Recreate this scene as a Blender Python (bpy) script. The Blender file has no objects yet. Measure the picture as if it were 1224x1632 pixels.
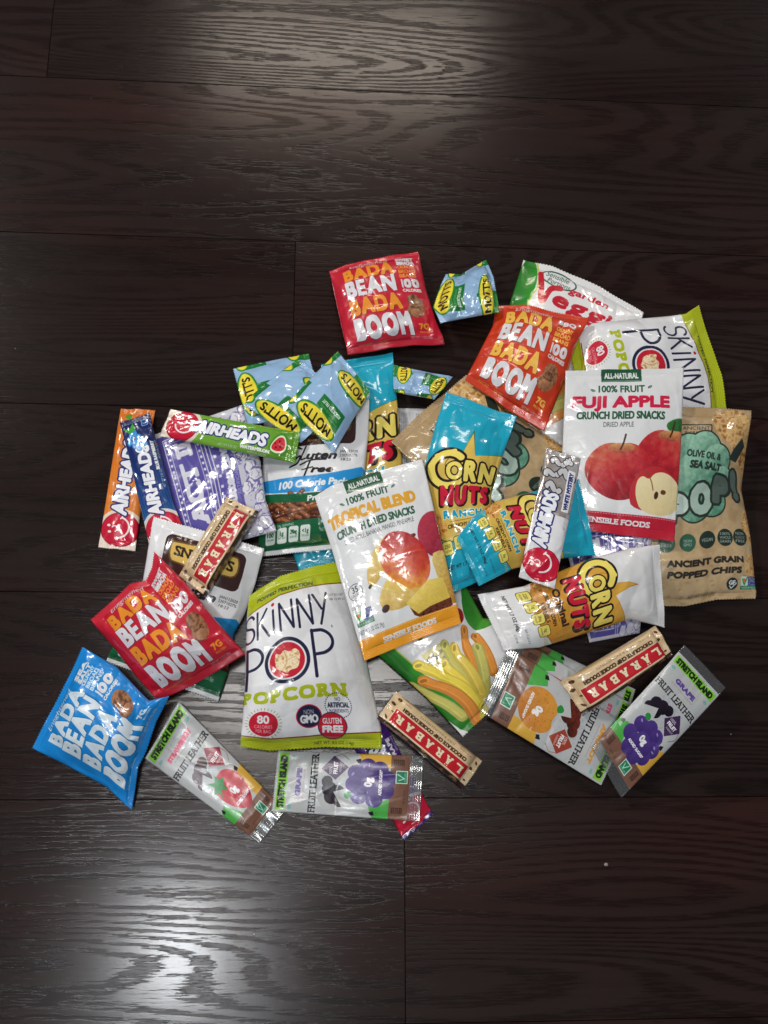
import bpy, math, random
import numpy as np

# ------------------------------------------------------------------ camera
F_PX, CX, CY = 1500.0, 612.0, 816.0          # photo is 1224 x 1632
_t, _r, _a, DIST = 0.254117, 0.258974, -0.252199, 0.9655
def _rot(t, r, a):
    ct, st = math.cos(t), math.sin(t)
    B = np.array([[1, 0, 0], [0, ct, -st], [0, st, ct]])
    def rz(q):
        c, s = math.cos(q), math.sin(q)
        return np.array([[c, -s, 0], [s, c, 0], [0, 0, 1.0]])
    return rz(a) @ B @ rz(r)
ROT = _rot(_t, _r, _a)
CAM = -(ROT @ np.array([0, 0, -1.0])) * DIST
scene = bpy.context.scene
col = scene.collection
cam_d = bpy.data.cameras.new('camera')
cam_d.sensor_fit = 'VERTICAL'
cam_d.sensor_height = 24.0
cam_d.lens = 24.0 * F_PX / 1632.0
cam_d.clip_start, cam_d.clip_end = 0.02, 50.0
cam = bpy.data.objects.new('camera', cam_d)
col.objects.link(cam)
from mathutils import Matrix
M4 = Matrix.Identity(4)
for i in range(3):
    for j in range(3):
        M4[i][j] = ROT[i, j]
    M4[i][3] = CAM[i]
cam.matrix_world = M4
scene.camera = cam

def at(px, py, z=0.0):
    """photo pixel(s) -> the point of height z seen there"""
    px, py = np.asarray(px, float), np.asarray(py, float)
    d = np.stack([(px - CX) / F_PX, -(py - CY) / F_PX, -np.ones_like(px)], -1) @ ROT.T
    t = (z - CAM[2]) / d[..., 2]
    return CAM + d * t[..., None]

# ------------------------------------------------------------------ world, lamps, exposure
world = bpy.data.worlds.new('World')
scene.world = world
world.use_nodes = True
bg = world.node_tree.nodes['Background']
bg.inputs[0].default_value = (0.80, 0.86, 1.0, 1)
bg.inputs[1].default_value = 0.07

def ceiling_lamp(name, px, py, height, sx, sy, power, colour, rot=0.0):
    """an area lamp hung where its mirror image falls on the floor at the given photo pixel"""
    P = at(px, py)
    r = P - CAM
    r[2] *= -1
    L = P + r * height / r[2]
    ld = bpy.data.lights.new(name, 'AREA')
    ld.shape = 'RECTANGLE'
    ld.size, ld.size_y = sx, sy
    ld.energy = power
    ld.color = colour
    o = bpy.data.objects.new(name, ld)
    o.location = L
    o.rotation_euler = (0, 0, rot)
    col.objects.link(o)
# panels whose glow shows on the boards
ceiling_lamp('ceiling_lamp', 545, 88, 2.5, 1.12, 0.36, 13, (1.0, 0.88, 0.74))
ceiling_lamp('ceiling_lamp', 305, 1565, 2.5, 0.50, 0.80, 4.8, (0.88, 0.95, 1.0))
ceiling_lamp('ceiling_lamp', 284, 1510, 2.45, 0.15, 0.28, 8, (0.95, 0.98, 1.0))
ceiling_lamp('ceiling_lamp', 480, 1100, 2.5, 0.80, 0.26, 14, (1.0, 0.97, 0.93))
# the rest of the room's ceiling lamps, mirrored beyond the frame
ceiling_lamp('ceiling_lamp', -420, 380, 2.5, 0.55, 0.55, 80, (1.0, 0.96, 0.90))
ceiling_lamp('ceiling_lamp', 1700, -420, 2.5, 0.55, 0.55, 86, (1.0, 0.94, 0.86))

vs = scene.view_settings
scene.display_settings.display_device = 'sRGB'
vs.view_transform = 'Standard'
vs.look = 'None'
vs.exposure = 0.27
vs.gamma = 1.0
vs.use_curve_mapping = False

# ------------------------------------------------------------------ little tools
def tag(o, label=None, cat=None, group=None, kind=None):
    if label: o['label'] = label
    if cat: o['category'] = cat
    if group: o['group'] = group
    if kind: o['kind'] = kind
    return o

def mesh_obj(name, verts, faces, mat=None, uvs=None, parent=None, smooth=True):
    me = bpy.data.meshes.new(name)
    me.from_pydata([tuple(v) for v in verts], [], [tuple(f) for f in faces])
    if uvs is not None:
        uv = me.uv_layers.new(name='UVMap')
        idx = np.empty(len(me.loops), np.int32)
        me.loops.foreach_get('vertex_index', idx)
        uv.data.foreach_set('uv', np.asarray(uvs, np.float32)[idx].ravel())
    if smooth:
        me.polygons.foreach_set('use_smooth', np.ones(len(me.polygons), bool))
    if mat: me.materials.append(mat)
    me.update()
    o = bpy.data.objects.new(name, me)
    col.objects.link(o)
    if parent is not None: o.parent = parent
    return o

class NT:
    """shorthand for building node trees"""
    def __init__(self, name):
        self.m = bpy.data.materials.new(name)
        self.m.use_nodes = True
        self.t = self.m.node_tree
        self.b = self.t.nodes['Principled BSDF']
        self.out = self.t.nodes['Material Output']
    def n(self, kind, **kw):
        x = self.t.nodes.new(kind)
        for k, v in kw.items():
            if k in x.inputs.keys(): x.inputs[k].default_value = v
            else: setattr(x, k, v)
        return x
    def l(self, a, b): self.t.links.new(a, b)
    def math(self, op, a, b=None, c=None):
        x = self.t.nodes.new('ShaderNodeMath'); x.operation = op
        for i, v in enumerate((a, b, c)):
            if v is None: continue
            if isinstance(v, (int, float)): x.inputs[i].default_value = v
            else: self.l(v, x.inputs[i])
        return x.outputs[0]
    def ramp(self, src, stops):
        x = self.t.nodes.new('ShaderNodeValToRGB')
        e = x.color_ramp.elements
        while len(e) < len(stops): e.new(0.5)
        for i, (p, c) in enumerate(stops):
            e[i].position = p; e[i].color = (*c, 1) if len(c) == 3 else c
        self.l(src, x.inputs[0])
        return x.outputs[0]

# ------------------------------------------------------------------ floor: dark laminate planks
PLANK_W, Y0 = 0.19555, 0.50092
def floor_material():
    k = NT('dark_wood_laminate')
    at_ = k.n('ShaderNodeAttribute', attribute_name='plank'); at_.attribute_type = 'GEOMETRY'
    tc = k.n('ShaderNodeTexCoord')
    sx = k.n('ShaderNodeSeparateXYZ'); k.l(tc.outputs['Object'], sx.inputs[0])
    rnd = at_.outputs['Fac']
    off = k.math('MULTIPLY', rnd, 37.0)
    def coord(ax, ay, seed):
        c = k.n('ShaderNodeCombineXYZ')
        k.l(k.math('ADD', k.math('MULTIPLY', sx.outputs[0], ax), off), c.inputs[0])
        k.l(k.math('MULTIPLY', sx.outputs[1], ay), c.inputs[1])
        k.l(k.math('ADD', k.math('MULTIPLY', rnd, 91.0), seed), c.inputs[2])
        return c.outputs[0]
    def noise(vec, scale=1.0, detail=2.0, rough=0.5):
        x = k.n('ShaderNodeTexNoise'); x.noise_dimensions = '3D'
        x.inputs['Scale'].default_value = scale; x.inputs['Detail'].default_value = detail
        x.inputs['Roughness'].default_value = rough
        k.l(vec, x.inputs['Vector']); return x.outputs['Fac']
    # growth rings: contour lines of a field stretched along the board
    field = noise(coord(1.15, 9.0, 0.0), 1.0, 1.0, 0.4)
    warp = noise(coord(6.0, 70.0, 3.0), 1.0, 2.0, 0.6)
    ph = k.math('ADD', k.math('MULTIPLY', field, 210.0), k.math('MULTIPLY', warp, 2.2))
    rings = k.ramp(k.math('ADD', k.math('MULTIPLY', k.math('SINE', ph), 0.5), 0.5), [(0.22, (0, 0, 0)), (0.72, (1, 1, 1))])
    # fine pores drawn out along the grain; they crowd in the dark bands of the rings
    pores = noise(coord(40.0, 620.0, 7.0), 1.0, 3.0, 0.62)
    streak = noise(coord(5.0, 190.0, 11.0), 1.0, 3.0, 0.6)
    blotch = noise(coord(3.0, 9.0, 17.0), 1.0, 3.0, 0.55)
    grain = k.math('ADD', k.math('ADD', pores, k.math('MULTIPLY', k.math('SUBTRACT', rings, 0.5), 0.20)), k.math('MULTIPLY', k.math('SUBTRACT', streak, 0.5), 0.12))
    pore_cut = k.ramp(grain, [(0.39, (0, 0, 0)), (0.48, (1, 1, 1))])
    tone = k.math('ADD', k.math('ADD', k.math('ADD', k.math('MULTIPLY', pore_cut, 0.16), 0.13), k.math('MULTIPLY', rings, 0.10)),
                  k.math('ADD', k.math('MULTIPLY', streak, 0.22), k.math('MULTIPLY', blotch, 0.46)))
    tone = k.math('ADD', tone, k.math('MULTIPLY', k.math('SUBTRACT', rnd, 0.5), 0.10))
    base = k.ramp(tone, [(0.25, (0.0066, 0.0035, 0.0031)), (0.55, (0.0122, 0.0068, 0.0060)), (0.86, (0.0235, 0.0142, 0.0125))])
    # reddish-brown patches
    red = k.n('ShaderNodeMix', data_type='RGBA', blend_type='MULTIPLY')
    k.l(k.ramp(noise(coord(2.2, 7.0, 23.0), 1.0, 2.0, 0.5), [(0.48, (0, 0, 0)), (0.75, (1, 1, 1))]), red.inputs['Factor'])
    k.l(base, red.inputs['A']); red.inputs['B'].default_value = (1.35, 0.85, 0.72, 1)
    # dust and tiny crumbs trodden into the boards
    vo = k.n('ShaderNodeTexVoronoi'); vo.inputs['Scale'].default_value = 26.0; k.l(tc.outputs['Object'], vo.inputs['Vector'])
    sc = k.n('ShaderNodeSeparateColor'); k.l(vo.outputs['Color'], sc.inputs[0])
    size = k.math('MULTIPLY', k.math('POWER', sc.outputs[0], 9.0), 0.030)
    speck = k.math('LESS_THAN', vo.outputs['Distance'], size)
    dust = k.n('ShaderNodeMix', data_type='RGBA'); k.l(k.math('MULTIPLY', speck, 0.55), dust.inputs['Factor'])
    k.l(red.outputs['Result'], dust.inputs['A']); dust.inputs['B'].default_value = (0.42, 0.40, 0.38, 1)
    k.l(dust.outputs['Result'], k.b.inputs['Base Color'])
    # sheen: rings and pores are duller than the face
    rg = k.math('ADD', 0.19, k.math('MULTIPLY', pore_cut, -0.05))
    rg = k.math('ADD', rg, k.math('MULTIPLY', blotch, 0.08))
    k.l(rg, k.b.inputs['Roughness'])
    k.l(k.math('ADD', 0.21, k.math('MULTIPLY', pore_cut, 0.18)), k.b.inputs['Specular IOR Level'])
    h = k.math('ADD', k.math('MULTIPLY', pore_cut, 0.75), k.math('MULTIPLY', rings, 0.15))
    h = k.math('ADD', h, k.math('MULTIPLY', streak, 0.5))
    fine = noise(coord(420.0, 900.0, 29.0), 1.0, 1.0, 0.5)
    h = k.math('ADD', h, k.math('MULTIPLY', fine, 0.22))
    bp = k.n('ShaderNodeBump'); bp.inputs['Strength'].default_value = 0.12; bp.inputs['Distance'].default_value = 0.00045
    k.l(h, bp.inputs['Height']); k.l(bp.outputs[0], k.b.inputs['Normal'])
    return k.m

def build_floor():
    rng = random.Random(5)
    joints = {0: [-0.3815], 1: [0.66], 2: [-0.097], 3: [0.71], 4: [0.60], 5: [0.019], 6: [0.70]}
    verts, faces, ids = [], [], []
    g, dz = 0.0002, 0.0005
    for r in range(-9, 16):
        ytop = Y0 + PLANK_W * (2 - r) - PLANK_W * 1.0
        ybot = ytop - PLANK_W
        js = sorted(joints.get(r, [rng.uniform(-1.3, 0.0)]))
        xs = [js[0] - 1.22 * 2, js[0] - 1.22] + js + [js[-1] + 1.22, js[-1] + 2.44]
        for x0, x1 in zip(xs[:-1], xs[1:]):
            b = len(verts); rid = rng.random()
            a = 0.0006
            verts += [(x0 + g, ybot + g, -dz), (x1 - g, ybot + g, -dz), (x1 - g, ytop - g, -dz), (x0 + g, ytop - g, -dz),
                      (x0 + a, ybot + a, 0), (x1 - a, ybot + a, 0), (x1 - a, ytop - a, 0), (x0 + a, ytop - a, 0)]
            faces += [(b + 4, b + 5, b + 6, b + 7)] + [(b + i, b + (i + 1) % 4, b + 4 + (i + 1) % 4, b + 4 + i) for i in range(4)]
            ids += [rid] * 5
    b = len(verts)
    verts += [(-4, -3, -0.004), (4, -3, -0.004), (4, 4, -0.004), (-4, 4, -0.004)]
    faces.append((b, b + 1, b + 2, b + 3)); ids.append(0.0)
    o = mesh_obj('floor', verts, faces, floor_material(), smooth=False)
    at_ = o.data.attributes.new('plank', 'FLOAT', 'FACE')
    at_.data.foreach_set('value', np.array(ids, np.float32))
    tag(o, kind='structure')
build_floor()

# ------------------------------------------------------------------ print: packaging artwork rasterised in code
def C8(*c): return tuple(x / 255.0 for x in c)
WHITE, BLACK = C8(232, 233, 235), C8(22, 20, 24)
SS = 2
_glyph = {}
def glyphs(s):
    """directed outline edges of a string in Blender's built-in font; cap height 1, y up"""
    if s in _glyph: return _glyph[s]
    cu = bpy.data.curves.new('text', 'FONT'); cu.body = s; cu.resolution_u = 3
    o = bpy.data.objects.new('text', cu)
    m = o.to_mesh()
    v = np.array([q.co[:2] for q in m.vertices]).reshape(-1, 2)
    e = []
    for p in m.polygons:
        ids = list(p.vertices)
        if p.normal.z < 0: ids.reverse()
        e += [(ids[i], ids[(i + 1) % len(ids)]) for i in range(len(ids))]
    es = set(e)
    e = [x for x in e if (x[1], x[0]) not in es]
    E = np.concatenate([v[[x[0] for x in e]], v[[x[1] for x in e]]], 1) / 0.686
    o.to_mesh_clear(); bpy.data.objects.remove(o); bpy.data.curves.remove(cu)
    _glyph[s] = E
    return E

def vnoise(h, w, cell, seed):
    r = np.random.RandomState(seed)
    gh, gw = int(h / cell) + 3, int(w / cell) + 3
    g = r.rand(gh, gw)
    y, x = np.arange(h) / cell, np.arange(w) / cell
    yi, xi = y.astype(int), x.astype(int)
    fy, fx = y - yi, x - xi
    fy = (fy * fy * (3 - 2 * fy))[:, None]; fx = (fx * fx * (3 - 2 * fx))[None]
    a = g[yi][:, xi]; b = g[yi][:, xi + 1]; c = g[yi + 1][:, xi]; d = g[yi + 1][:, xi + 1]
    return (a * (1 - fx) + b * fx) * (1 - fy) + (c * (1 - fx) + d * fx) * fy

def dil(m, r, sq=False):
    for i in range(int(round(r))):
        a = m.copy()
        a[1:] |= m[:-1]; a[:-1] |= m[1:]; a[:, 1:] |= m[:, :-1]; a[:, :-1] |= m[:, 1:]
        if sq or i % 3 == 1:
            a[1:, 1:] |= m[:-1, :-1]; a[:-1, :-1] |= m[1:, 1:]; a[1:, :-1] |= m[:-1, 1:]; a[:-1, 1:] |= m[1:, :-1]
        m = a
    return m

def rotm(a):
    a = math.radians(a); c, s = math.cos(a), math.sin(a)
    return np.array([[c, s], [-s, c]])

class Art:
    """a sheet 100 units wide and H units high, y down, k pixels to the unit"""
    def __init__(self, H, bgc, k=4.2):
        self.k, self.H = k, H
        self.ox = 0.0
        self.w, self.h = int(100 * k), int(H * k)
        self.C = np.ones((self.h, self.w, 3)) * np.array(bgc)
        self.A = np.ones((self.h, self.w))
        self.F = np.zeros((self.h, self.w))
    def put(self, m, x0, y0, c, op=1.0, foil=None, alpha=None):
        h, w = m.shape
        xa, ya, xb, yb = max(x0, 0), max(y0, 0), min(x0 + w, self.w), min(y0 + h, self.h)
        if xb <= xa or yb <= ya: return
        mm = m[ya - y0:yb - y0, xa - x0:xb - x0] * op
        c = np.asarray(c)
        if c.ndim == 3: c = c[ya - y0:yb - y0, xa - x0:xb - x0]
        S = (slice(ya, yb), slice(xa, xb))
        self.C[S] = self.C[S] * (1 - mm[..., None]) + c * mm[..., None]
        self.A[S] = self.A[S] * (1 - mm) + mm * (1.0 if alpha is None else alpha)
        self.F[S] = self.F[S] * (1 - mm) + mm * (0.0 if foil is None else foil)
    def raster(self, E, pad=0, ss=None):
        ss = ss or SS
        E = (np.asarray(E, float) + np.array([self.ox, 0, self.ox, 0])) * self.k
        x0 = int(math.floor(min(E[:, 0].min(), E[:, 2].min()))) - 2 - pad
        y0 = int(math.floor(min(E[:, 1].min(), E[:, 3].min()))) - 2 - pad
        w = int(math.ceil(max(E[:, 0].max(), E[:, 2].max()))) + 2 + pad - x0
        h = int(math.ceil(max(E[:, 1].max(), E[:, 3].max()))) + 2 + pad - y0
        e = (E - np.array([x0, y0, x0, y0])) * ss
        W, H = w * ss, h * ss
        e = e[e[:, 1] != e[:, 3]]
        yc = np.arange(H) + 0.5
        lo, hi = np.minimum(e[:, 1], e[:, 3]), np.maximum(e[:, 1], e[:, 3])
        r, i = np.nonzero((yc[:, None] >= lo[None]) & (yc[:, None] < hi[None]))
        x = e[i, 0] + (yc[r] - e[i, 1]) * (e[i, 2] - e[i, 0]) / (e[i, 3] - e[i, 1])
        c = np.clip(np.ceil(x - 0.5), 0, W).astype(int)
        d = np.zeros((H, W + 1), int)
        np.add.at(d, (r, c), np.where(e[i, 3] > e[i, 1], 1, -1))
        return np.cumsum(d, 1)[:, :W] != 0, x0, y0
    def down(self, m, ss=None):
        ss = ss or SS
        return m.reshape(m.shape[0] // ss, ss, m.shape[1] // ss, ss).mean((1, 3))
    def poly(self, pts, c, smooth=0, out=(), rough=0, seed=0, **kw):
        p = np.asarray(pts, float)
        for _ in range(smooth):
            q = np.roll(p, -1, 0)
            p = np.stack([p * .75 + q * .25, p * .25 + q * .75], 1).reshape(-1, 2)
        if rough:
            r = np.random.RandomState(seed); p = p + r.randn(*p.shape) * rough
        E = np.concatenate([p, np.roll(p, -1, 0)], 1)
        pad = int(max([o[0] for o in out] + [0]) * self.k) + 1
        m, x0, y0 = self.raster(E, pad)
        for ow, oc in out: self.put(self.down(dil(m, ow * self.k * SS)), x0, y0, oc)
        m = self.down(m)
        if callable(c): c = c(m.shape[0], m.shape[1], x0, y0)
        self.put(m, x0, y0, c, **kw)
    def rect(self, x0, y0, x1, y1, c, **kw): self.poly([(x0, y0), (x1, y0), (x1, y1), (x0, y1)], c, **kw)
    def rrect(self, x0, y0, x1, y1, r, c, **kw):
        p = []
        for cx, cy, a in ((x1 - r, y0 + r, -90), (x1 - r, y1 - r, 0), (x0 + r, y1 - r, 90), (x0 + r, y0 + r, 180)):
            p += [(cx + r * math.cos(math.radians(a + i * 18)), cy + r * math.sin(math.radians(a + i * 18))) for i in range(6)]
        self.poly(p, c, **kw)
    def ell(self, cx, cy, rx, ry, c, rot=0, lobes=0, la=0.0, **kw):
        a = np.linspace(0, 2 * np.pi, 60, endpoint=False)
        f = 1 + la * np.abs(np.sin(a * lobes / 2)) if lobes else 1
        p = np.stack([np.cos(a) * rx * f, np.sin(a) * ry * f], 1) @ rotm(rot)
        self.poly(p + np.array([cx, cy]), c, **kw)
    def ring(self, cx, cy, r, w, c, inner): self.ell(cx, cy, r, r, c); self.ell(cx, cy, r - w, r - w, inner)
    def line(self, pts, w, c, smooth=True, dash=0, **kw):
        p = np.asarray(pts, float)
        if smooth and len(p) > 2:
            q = np.concatenate([[2 * p[0] - p[1]], p, [2 * p[-1] - p[-2]]]); o = []
            for i in range(1, len(q) - 2):
                for t in np.linspace(0, 1, 8, endpoint=False):
                    a, b, d, e = q[i - 1:i + 3]
                    o.append(.5 * (2 * b + (d - a) * t + (2 * a - 5 * b + 4 * d - e) * t * t + (3 * b - a - 3 * d + e) * t ** 3))
            p = np.array(o + [p[-1]])
        P = (p + np.array([self.ox, 0])) * self.k; r = w * self.k / 2
        x0, y0 = (np.floor(P.min(0) - r - 2)).astype(int); x1, y1 = (np.ceil(P.max(0) + r + 2)).astype(int)
        x0, y0, x1, y1 = max(x0, 0), max(y0, 0), min(x1, self.w), min(y1, self.h)
        if x1 <= x0 or y1 <= y0: return
        yy, xx = np.mgrid[y0:y1, x0:x1] + 0.5
        best = np.full(yy.shape, 1e9)
        for i, (a, b) in enumerate(zip(P[:-1], P[1:])):
            if dash and i % 2: continue
            d = b - a; L = max((d ** 2).sum(), 1e-9)
            t = np.clip(((xx - a[0]) * d[0] + (yy - a[1]) * d[1]) / L, 0, 1)
            best = np.minimum(best, (xx - a[0] - t * d[0]) ** 2 + (yy - a[1] - t * d[1]) ** 2)
        self.put(np.clip(r + 0.5 - np.sqrt(best), 0, 1), int(x0), int(y0), c, **kw)
    def text(self, s, x, y, h, c, w=None, cond=0.82, bold=0.0, rot=0, shear=0, out=(), slab=0, warp=None, anchor='c', sq=False, each=False, **kw):
        if each:                       # letters set one by one, equally spaced, to a given line width
            wd = []
            for ch in s:
                g = glyphs(ch) if ch != ' ' else None
                wd.append(.35 if g is None else float(g[:, [0, 2]].max() - g[:, [0, 2]].min()))
            gap = each * sum(wd) / len(s); f = w / (sum(wd) + gap * (len(s) - 1)); xx = x - w / 2
            for ch, q in zip(s, wd):
                if ch != ' ': self.text(ch, xx + q * f / 2, y, h, c, w=q * f, bold=bold, shear=shear, out=out, slab=slab, sq=sq, **kw)
                xx += (q + gap) * f
            return
        E = glyphs(s)
        if not len(E): return
        P = np.concatenate([E[:, :2], E[:, 2:]])
        bx0, bx1 = P[:, 0].min(), P[:, 0].max()
        sx = (w - 2 * bold) / (bx1 - bx0) if w else h * cond
        hh = h - 2 * bold
        ax = {'c': (bx0 + bx1) / 2, 'l': bx0, 'r': bx1}[anchor]
        X = (P[:, 0] - ax) * sx; Y = -(P[:, 1] - 0.5) * hh
        X = X - Y * shear
        if warp: X, Y = warp(X, Y)
        Q = np.stack([X, Y], 1) @ rotm(rot) + np.array([x, y])
        n = len(E)
        Ed = np.concatenate([Q[:n], Q[n:]], 1)
        pad = int((max([o[0] for o in out] + [0]) + bold + slab) * self.k) + 2
        ss = 3 if h * self.k < 22 else SS
        m, x0, y0 = self.raster(Ed, pad, ss)
        if slab and rot == 0:
            r0 = (y - hh / 2) * self.k * ss - y0 * ss; r1 = (y + hh / 2) * self.k * ss - y0 * ss
            t = max(2, int(hh * 0.13 * self.k * ss))
            base = m.copy()
            for a in (int(r0), int(r1) - t):
                st = base[a:a + t].copy()
                for _ in range(int(slab * self.k * ss)):
                    u = st.copy(); u[:, 1:] |= st[:, :-1]; u[:, :-1] |= st[:, 1:]; st = u
                m[a:a + t] |= st
        if bold: m = dil(m, bold * self.k * ss, sq)
        for ow, oc in out: self.put(self.down(dil(m, ow * self.k * ss), ss), x0, y0, oc)
        self.put(self.down(m, ss), x0, y0, c, **kw)
    def micro(self, x, y, w, rows, c, seed=1, lh=2.0, rot=0, op=0.8):
        """lines of print too small to read: the word shapes only"""
        r = random.Random(seed)
        for i in range(rows):
            xx = 0.0
            while xx < w:
                L = r.uniform(1.5, 5)
                p = np.array([(xx, i * lh), (min(xx + L, w), i * lh), (min(xx + L, w), i * lh + lh * .5), (xx, i * lh + lh * .5)]) @ rotm(rot)
                self.poly(p + np.array([x, y]), c, op=op); xx += L + 0.9
    def grad(self, c1, c2, ang=90, amp=0.15, cell=6, seed=0, c3=None, power=1.0):
        """a printed photo's tones: blend of two or three inks across a shape, mottled"""
        def f(h, w, x0, y0):
            yy, xx = np.mgrid[0:h, 0:w]
            d = (xx / w - .5) * math.cos(math.radians(ang)) + (yy / h - .5) * math.sin(math.radians(ang)) + .5
            n = vnoise(h, w, cell * self.k / 4, seed) - .5 + .5 * (vnoise(h, w, cell * self.k / 12 + 1, seed + 1) - .5)
            t = np.clip(d + n * amp * 2, 0, 1)[..., None] ** power
            a, b = np.array(c1), np.array(c2)
            if c3 is None: return a * (1 - t) + b * t
            m = np.array(c3)
            return np.where(t < .5, a * (1 - 2 * t) + m * 2 * t, m * (2 - 2 * t) + b * (2 * t - 1))
        return f
    def mott(self, pal, cell=5, seed=0):
        """mottled photo of food: palette picked by noise"""
        def f(h, w, x0, y0):
            n = vnoise(h, w, cell * self.k / 2, seed) * .6 + vnoise(h, w, cell * self.k / 5 + 1, seed + 1) * .4
            n = np.clip((n - .2) / .6, 0, .999) * (len(pal) - 1)
            i = n.astype(int); t = (n - i)[..., None]; P = np.array(pal)
            return P[i] * (1 - t) + P[np.minimum(i + 1, len(pal) - 1)] * t
        return f
    def turn(self):
        """quarter turn, for wrappers whose sealed ends are left and right of the lettering"""
        self.C, self.A, self.F = (np.ascontiguousarray(np.rot90(q, -1)) for q in (self.C, self.A, self.F))
        self.h, self.w = self.A.shape
        return self
    def images(self, name):
        out = []
        def mk(nm, rgba, data):
            im = bpy.data.images.new(nm, self.w, self.h, alpha=True)
            if data: im.colorspace_settings.name = 'Non-Color'
            im.pixels.foreach_set(np.ascontiguousarray(rgba[::-1], np.float32).ravel())
            im.update(); return im
        out.append(mk(name + '_print', np.concatenate([np.clip(self.C, 0, 1), np.ones((self.h, self.w, 1))], 2), False))
        out.append(mk(name + '_film', np.stack([self.A, self.F, self.F * 0, np.ones_like(self.A)], 2), True))
        return out

# ---- one function per kind of pack
def art_bean(ground, hi, lo, flavour, fl_two=None, descr=('CRUNCHY', 'BROAD', 'BEANS'), seed=1):
    a = Art(98, ground, 4.6)
    sil = C8(222, 222, 226)
    a.text('Enlightened', 42, 8.3, 4.6, WHITE, w=40, shear=0.25, rot=2)
    arch = lambda q: (lambda X, Y: (X, Y + q * (np.abs(X) / 27) ** 2 * (Y < 0)))
    sh = tuple(q * .62 for q in ground)
    def big(t, x, y, h, c, w, b):
        a.text(t, x + .7, y + .5, h, sh, w=w, bold=b, sq=True, each=.05)
        a.text(t, x, y, h, c, w=w, bold=b, sq=True, each=.05)
    big('BADA', 40, 18.2, 14.5, hi, 54, .95)
    big('BEAN', 39, 35.0, 18.5, lo, 54, 1.1)
    big('BADA', 39.5, 55.2, 18.0, hi, 55, 1.1)
    big('BOOM', 42, 77.8, 22.5, lo, 60, 1.4)
    for i, s in enumerate((flavour, fl_two) if fl_two else (flavour,)):
        a.text(s, 81, (10 if fl_two else 13) + i * 5, 4.6, sil, w=20, bold=.45)
    for i, s in enumerate(descr): a.text(s, 81, 19.5 + i * 4.9, 4.0, hi, w=19, bold=.25)
    a.text('100', 82, 37.5, 9.4, sil, w=20, bold=.8, sq=True, each=.1)
    a.text('CALORIES', 82, 45, 3.3, sil, w=21, bold=.3)
    pal = [C8(92, 58, 40), C8(140, 92, 62), C8(176, 122, 84), C8(120, 78, 55)]
    a.poly([(76, 50), (84, 48.5), (90, 54), (91, 63), (87, 71), (79, 74), (72, 71), (70, 65), (74, 61), (73, 55)], a.mott(pal, 7, seed), smooth=3)
    a.poly([(74, 66), (80, 63), (86, 66), (85, 71), (79, 73), (73, 71)], a.grad(C8(196, 140, 100), C8(140, 90, 62), 60, .2, 5, seed), smooth=3)
    a.line([(75, 62.5), (80, 63.5), (86, 62)], .6, C8(70, 42, 30))
    a.text('7G', 84, 81.5, 5.6, hi, w=11, bold=.4)
    a.text('PROTEIN', 84, 86.6, 2.0, hi, w=12, bold=.1)
    a.text('NET WT. 1 OZ (28g)', 78, 91.5, 1.9, sil, w=22)
    a.text('PLANT BASED', 20, 92.3, 1.7, hi, w=13); a.text('NON-GMO', 38, 92.3, 1.7, hi, w=10)
    return a

def art_fruit_snack():
    a = Art(104, C8(150, 186, 222), 4.0)
    gr, ye = C8(24, 116, 52), C8(244, 222, 62)
    def unit(x, y):
        a.rect(x - 38, y + 4, x + 12, y + 33, gr)
        a.text('ASSORTED FRUIT', x - 13, y + 25, 5.0, C8(224, 238, 224), w=39, bold=.15)
        a.text('FRUIT FLAVOURED SNACKS', x - 13, y + 18.5, 3.0, C8(120, 190, 90), w=36)
        a.micro(x - 34, y + 13, 30, 1, C8(90, 170, 80), 3, 3)
        a.ell(x, y, 39, 15, C8(40, 128, 50)); a.ell(x, y, 36.8, 12.8, C8(150, 196, 60)); a.ell(x, y, 35.6, 11.8, ye)
        a.poly([(x - 6, y - 14), (x - 1, y - 19), (x + 5, y - 15), (x, y - 12)], gr, smooth=2)
        a.text("MOTT'S", x, y + .5, 13, BLACK, w=58, bold=.55, warp=lambda X, Y: (X, Y * (1.08 - .25 * (X / 29) ** 2)))
    unit(50, 12); unit(30, 84); unit(128, 84); unit(130, 12); unit(-50, 84); unit(-48, 12)
    return a

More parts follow.
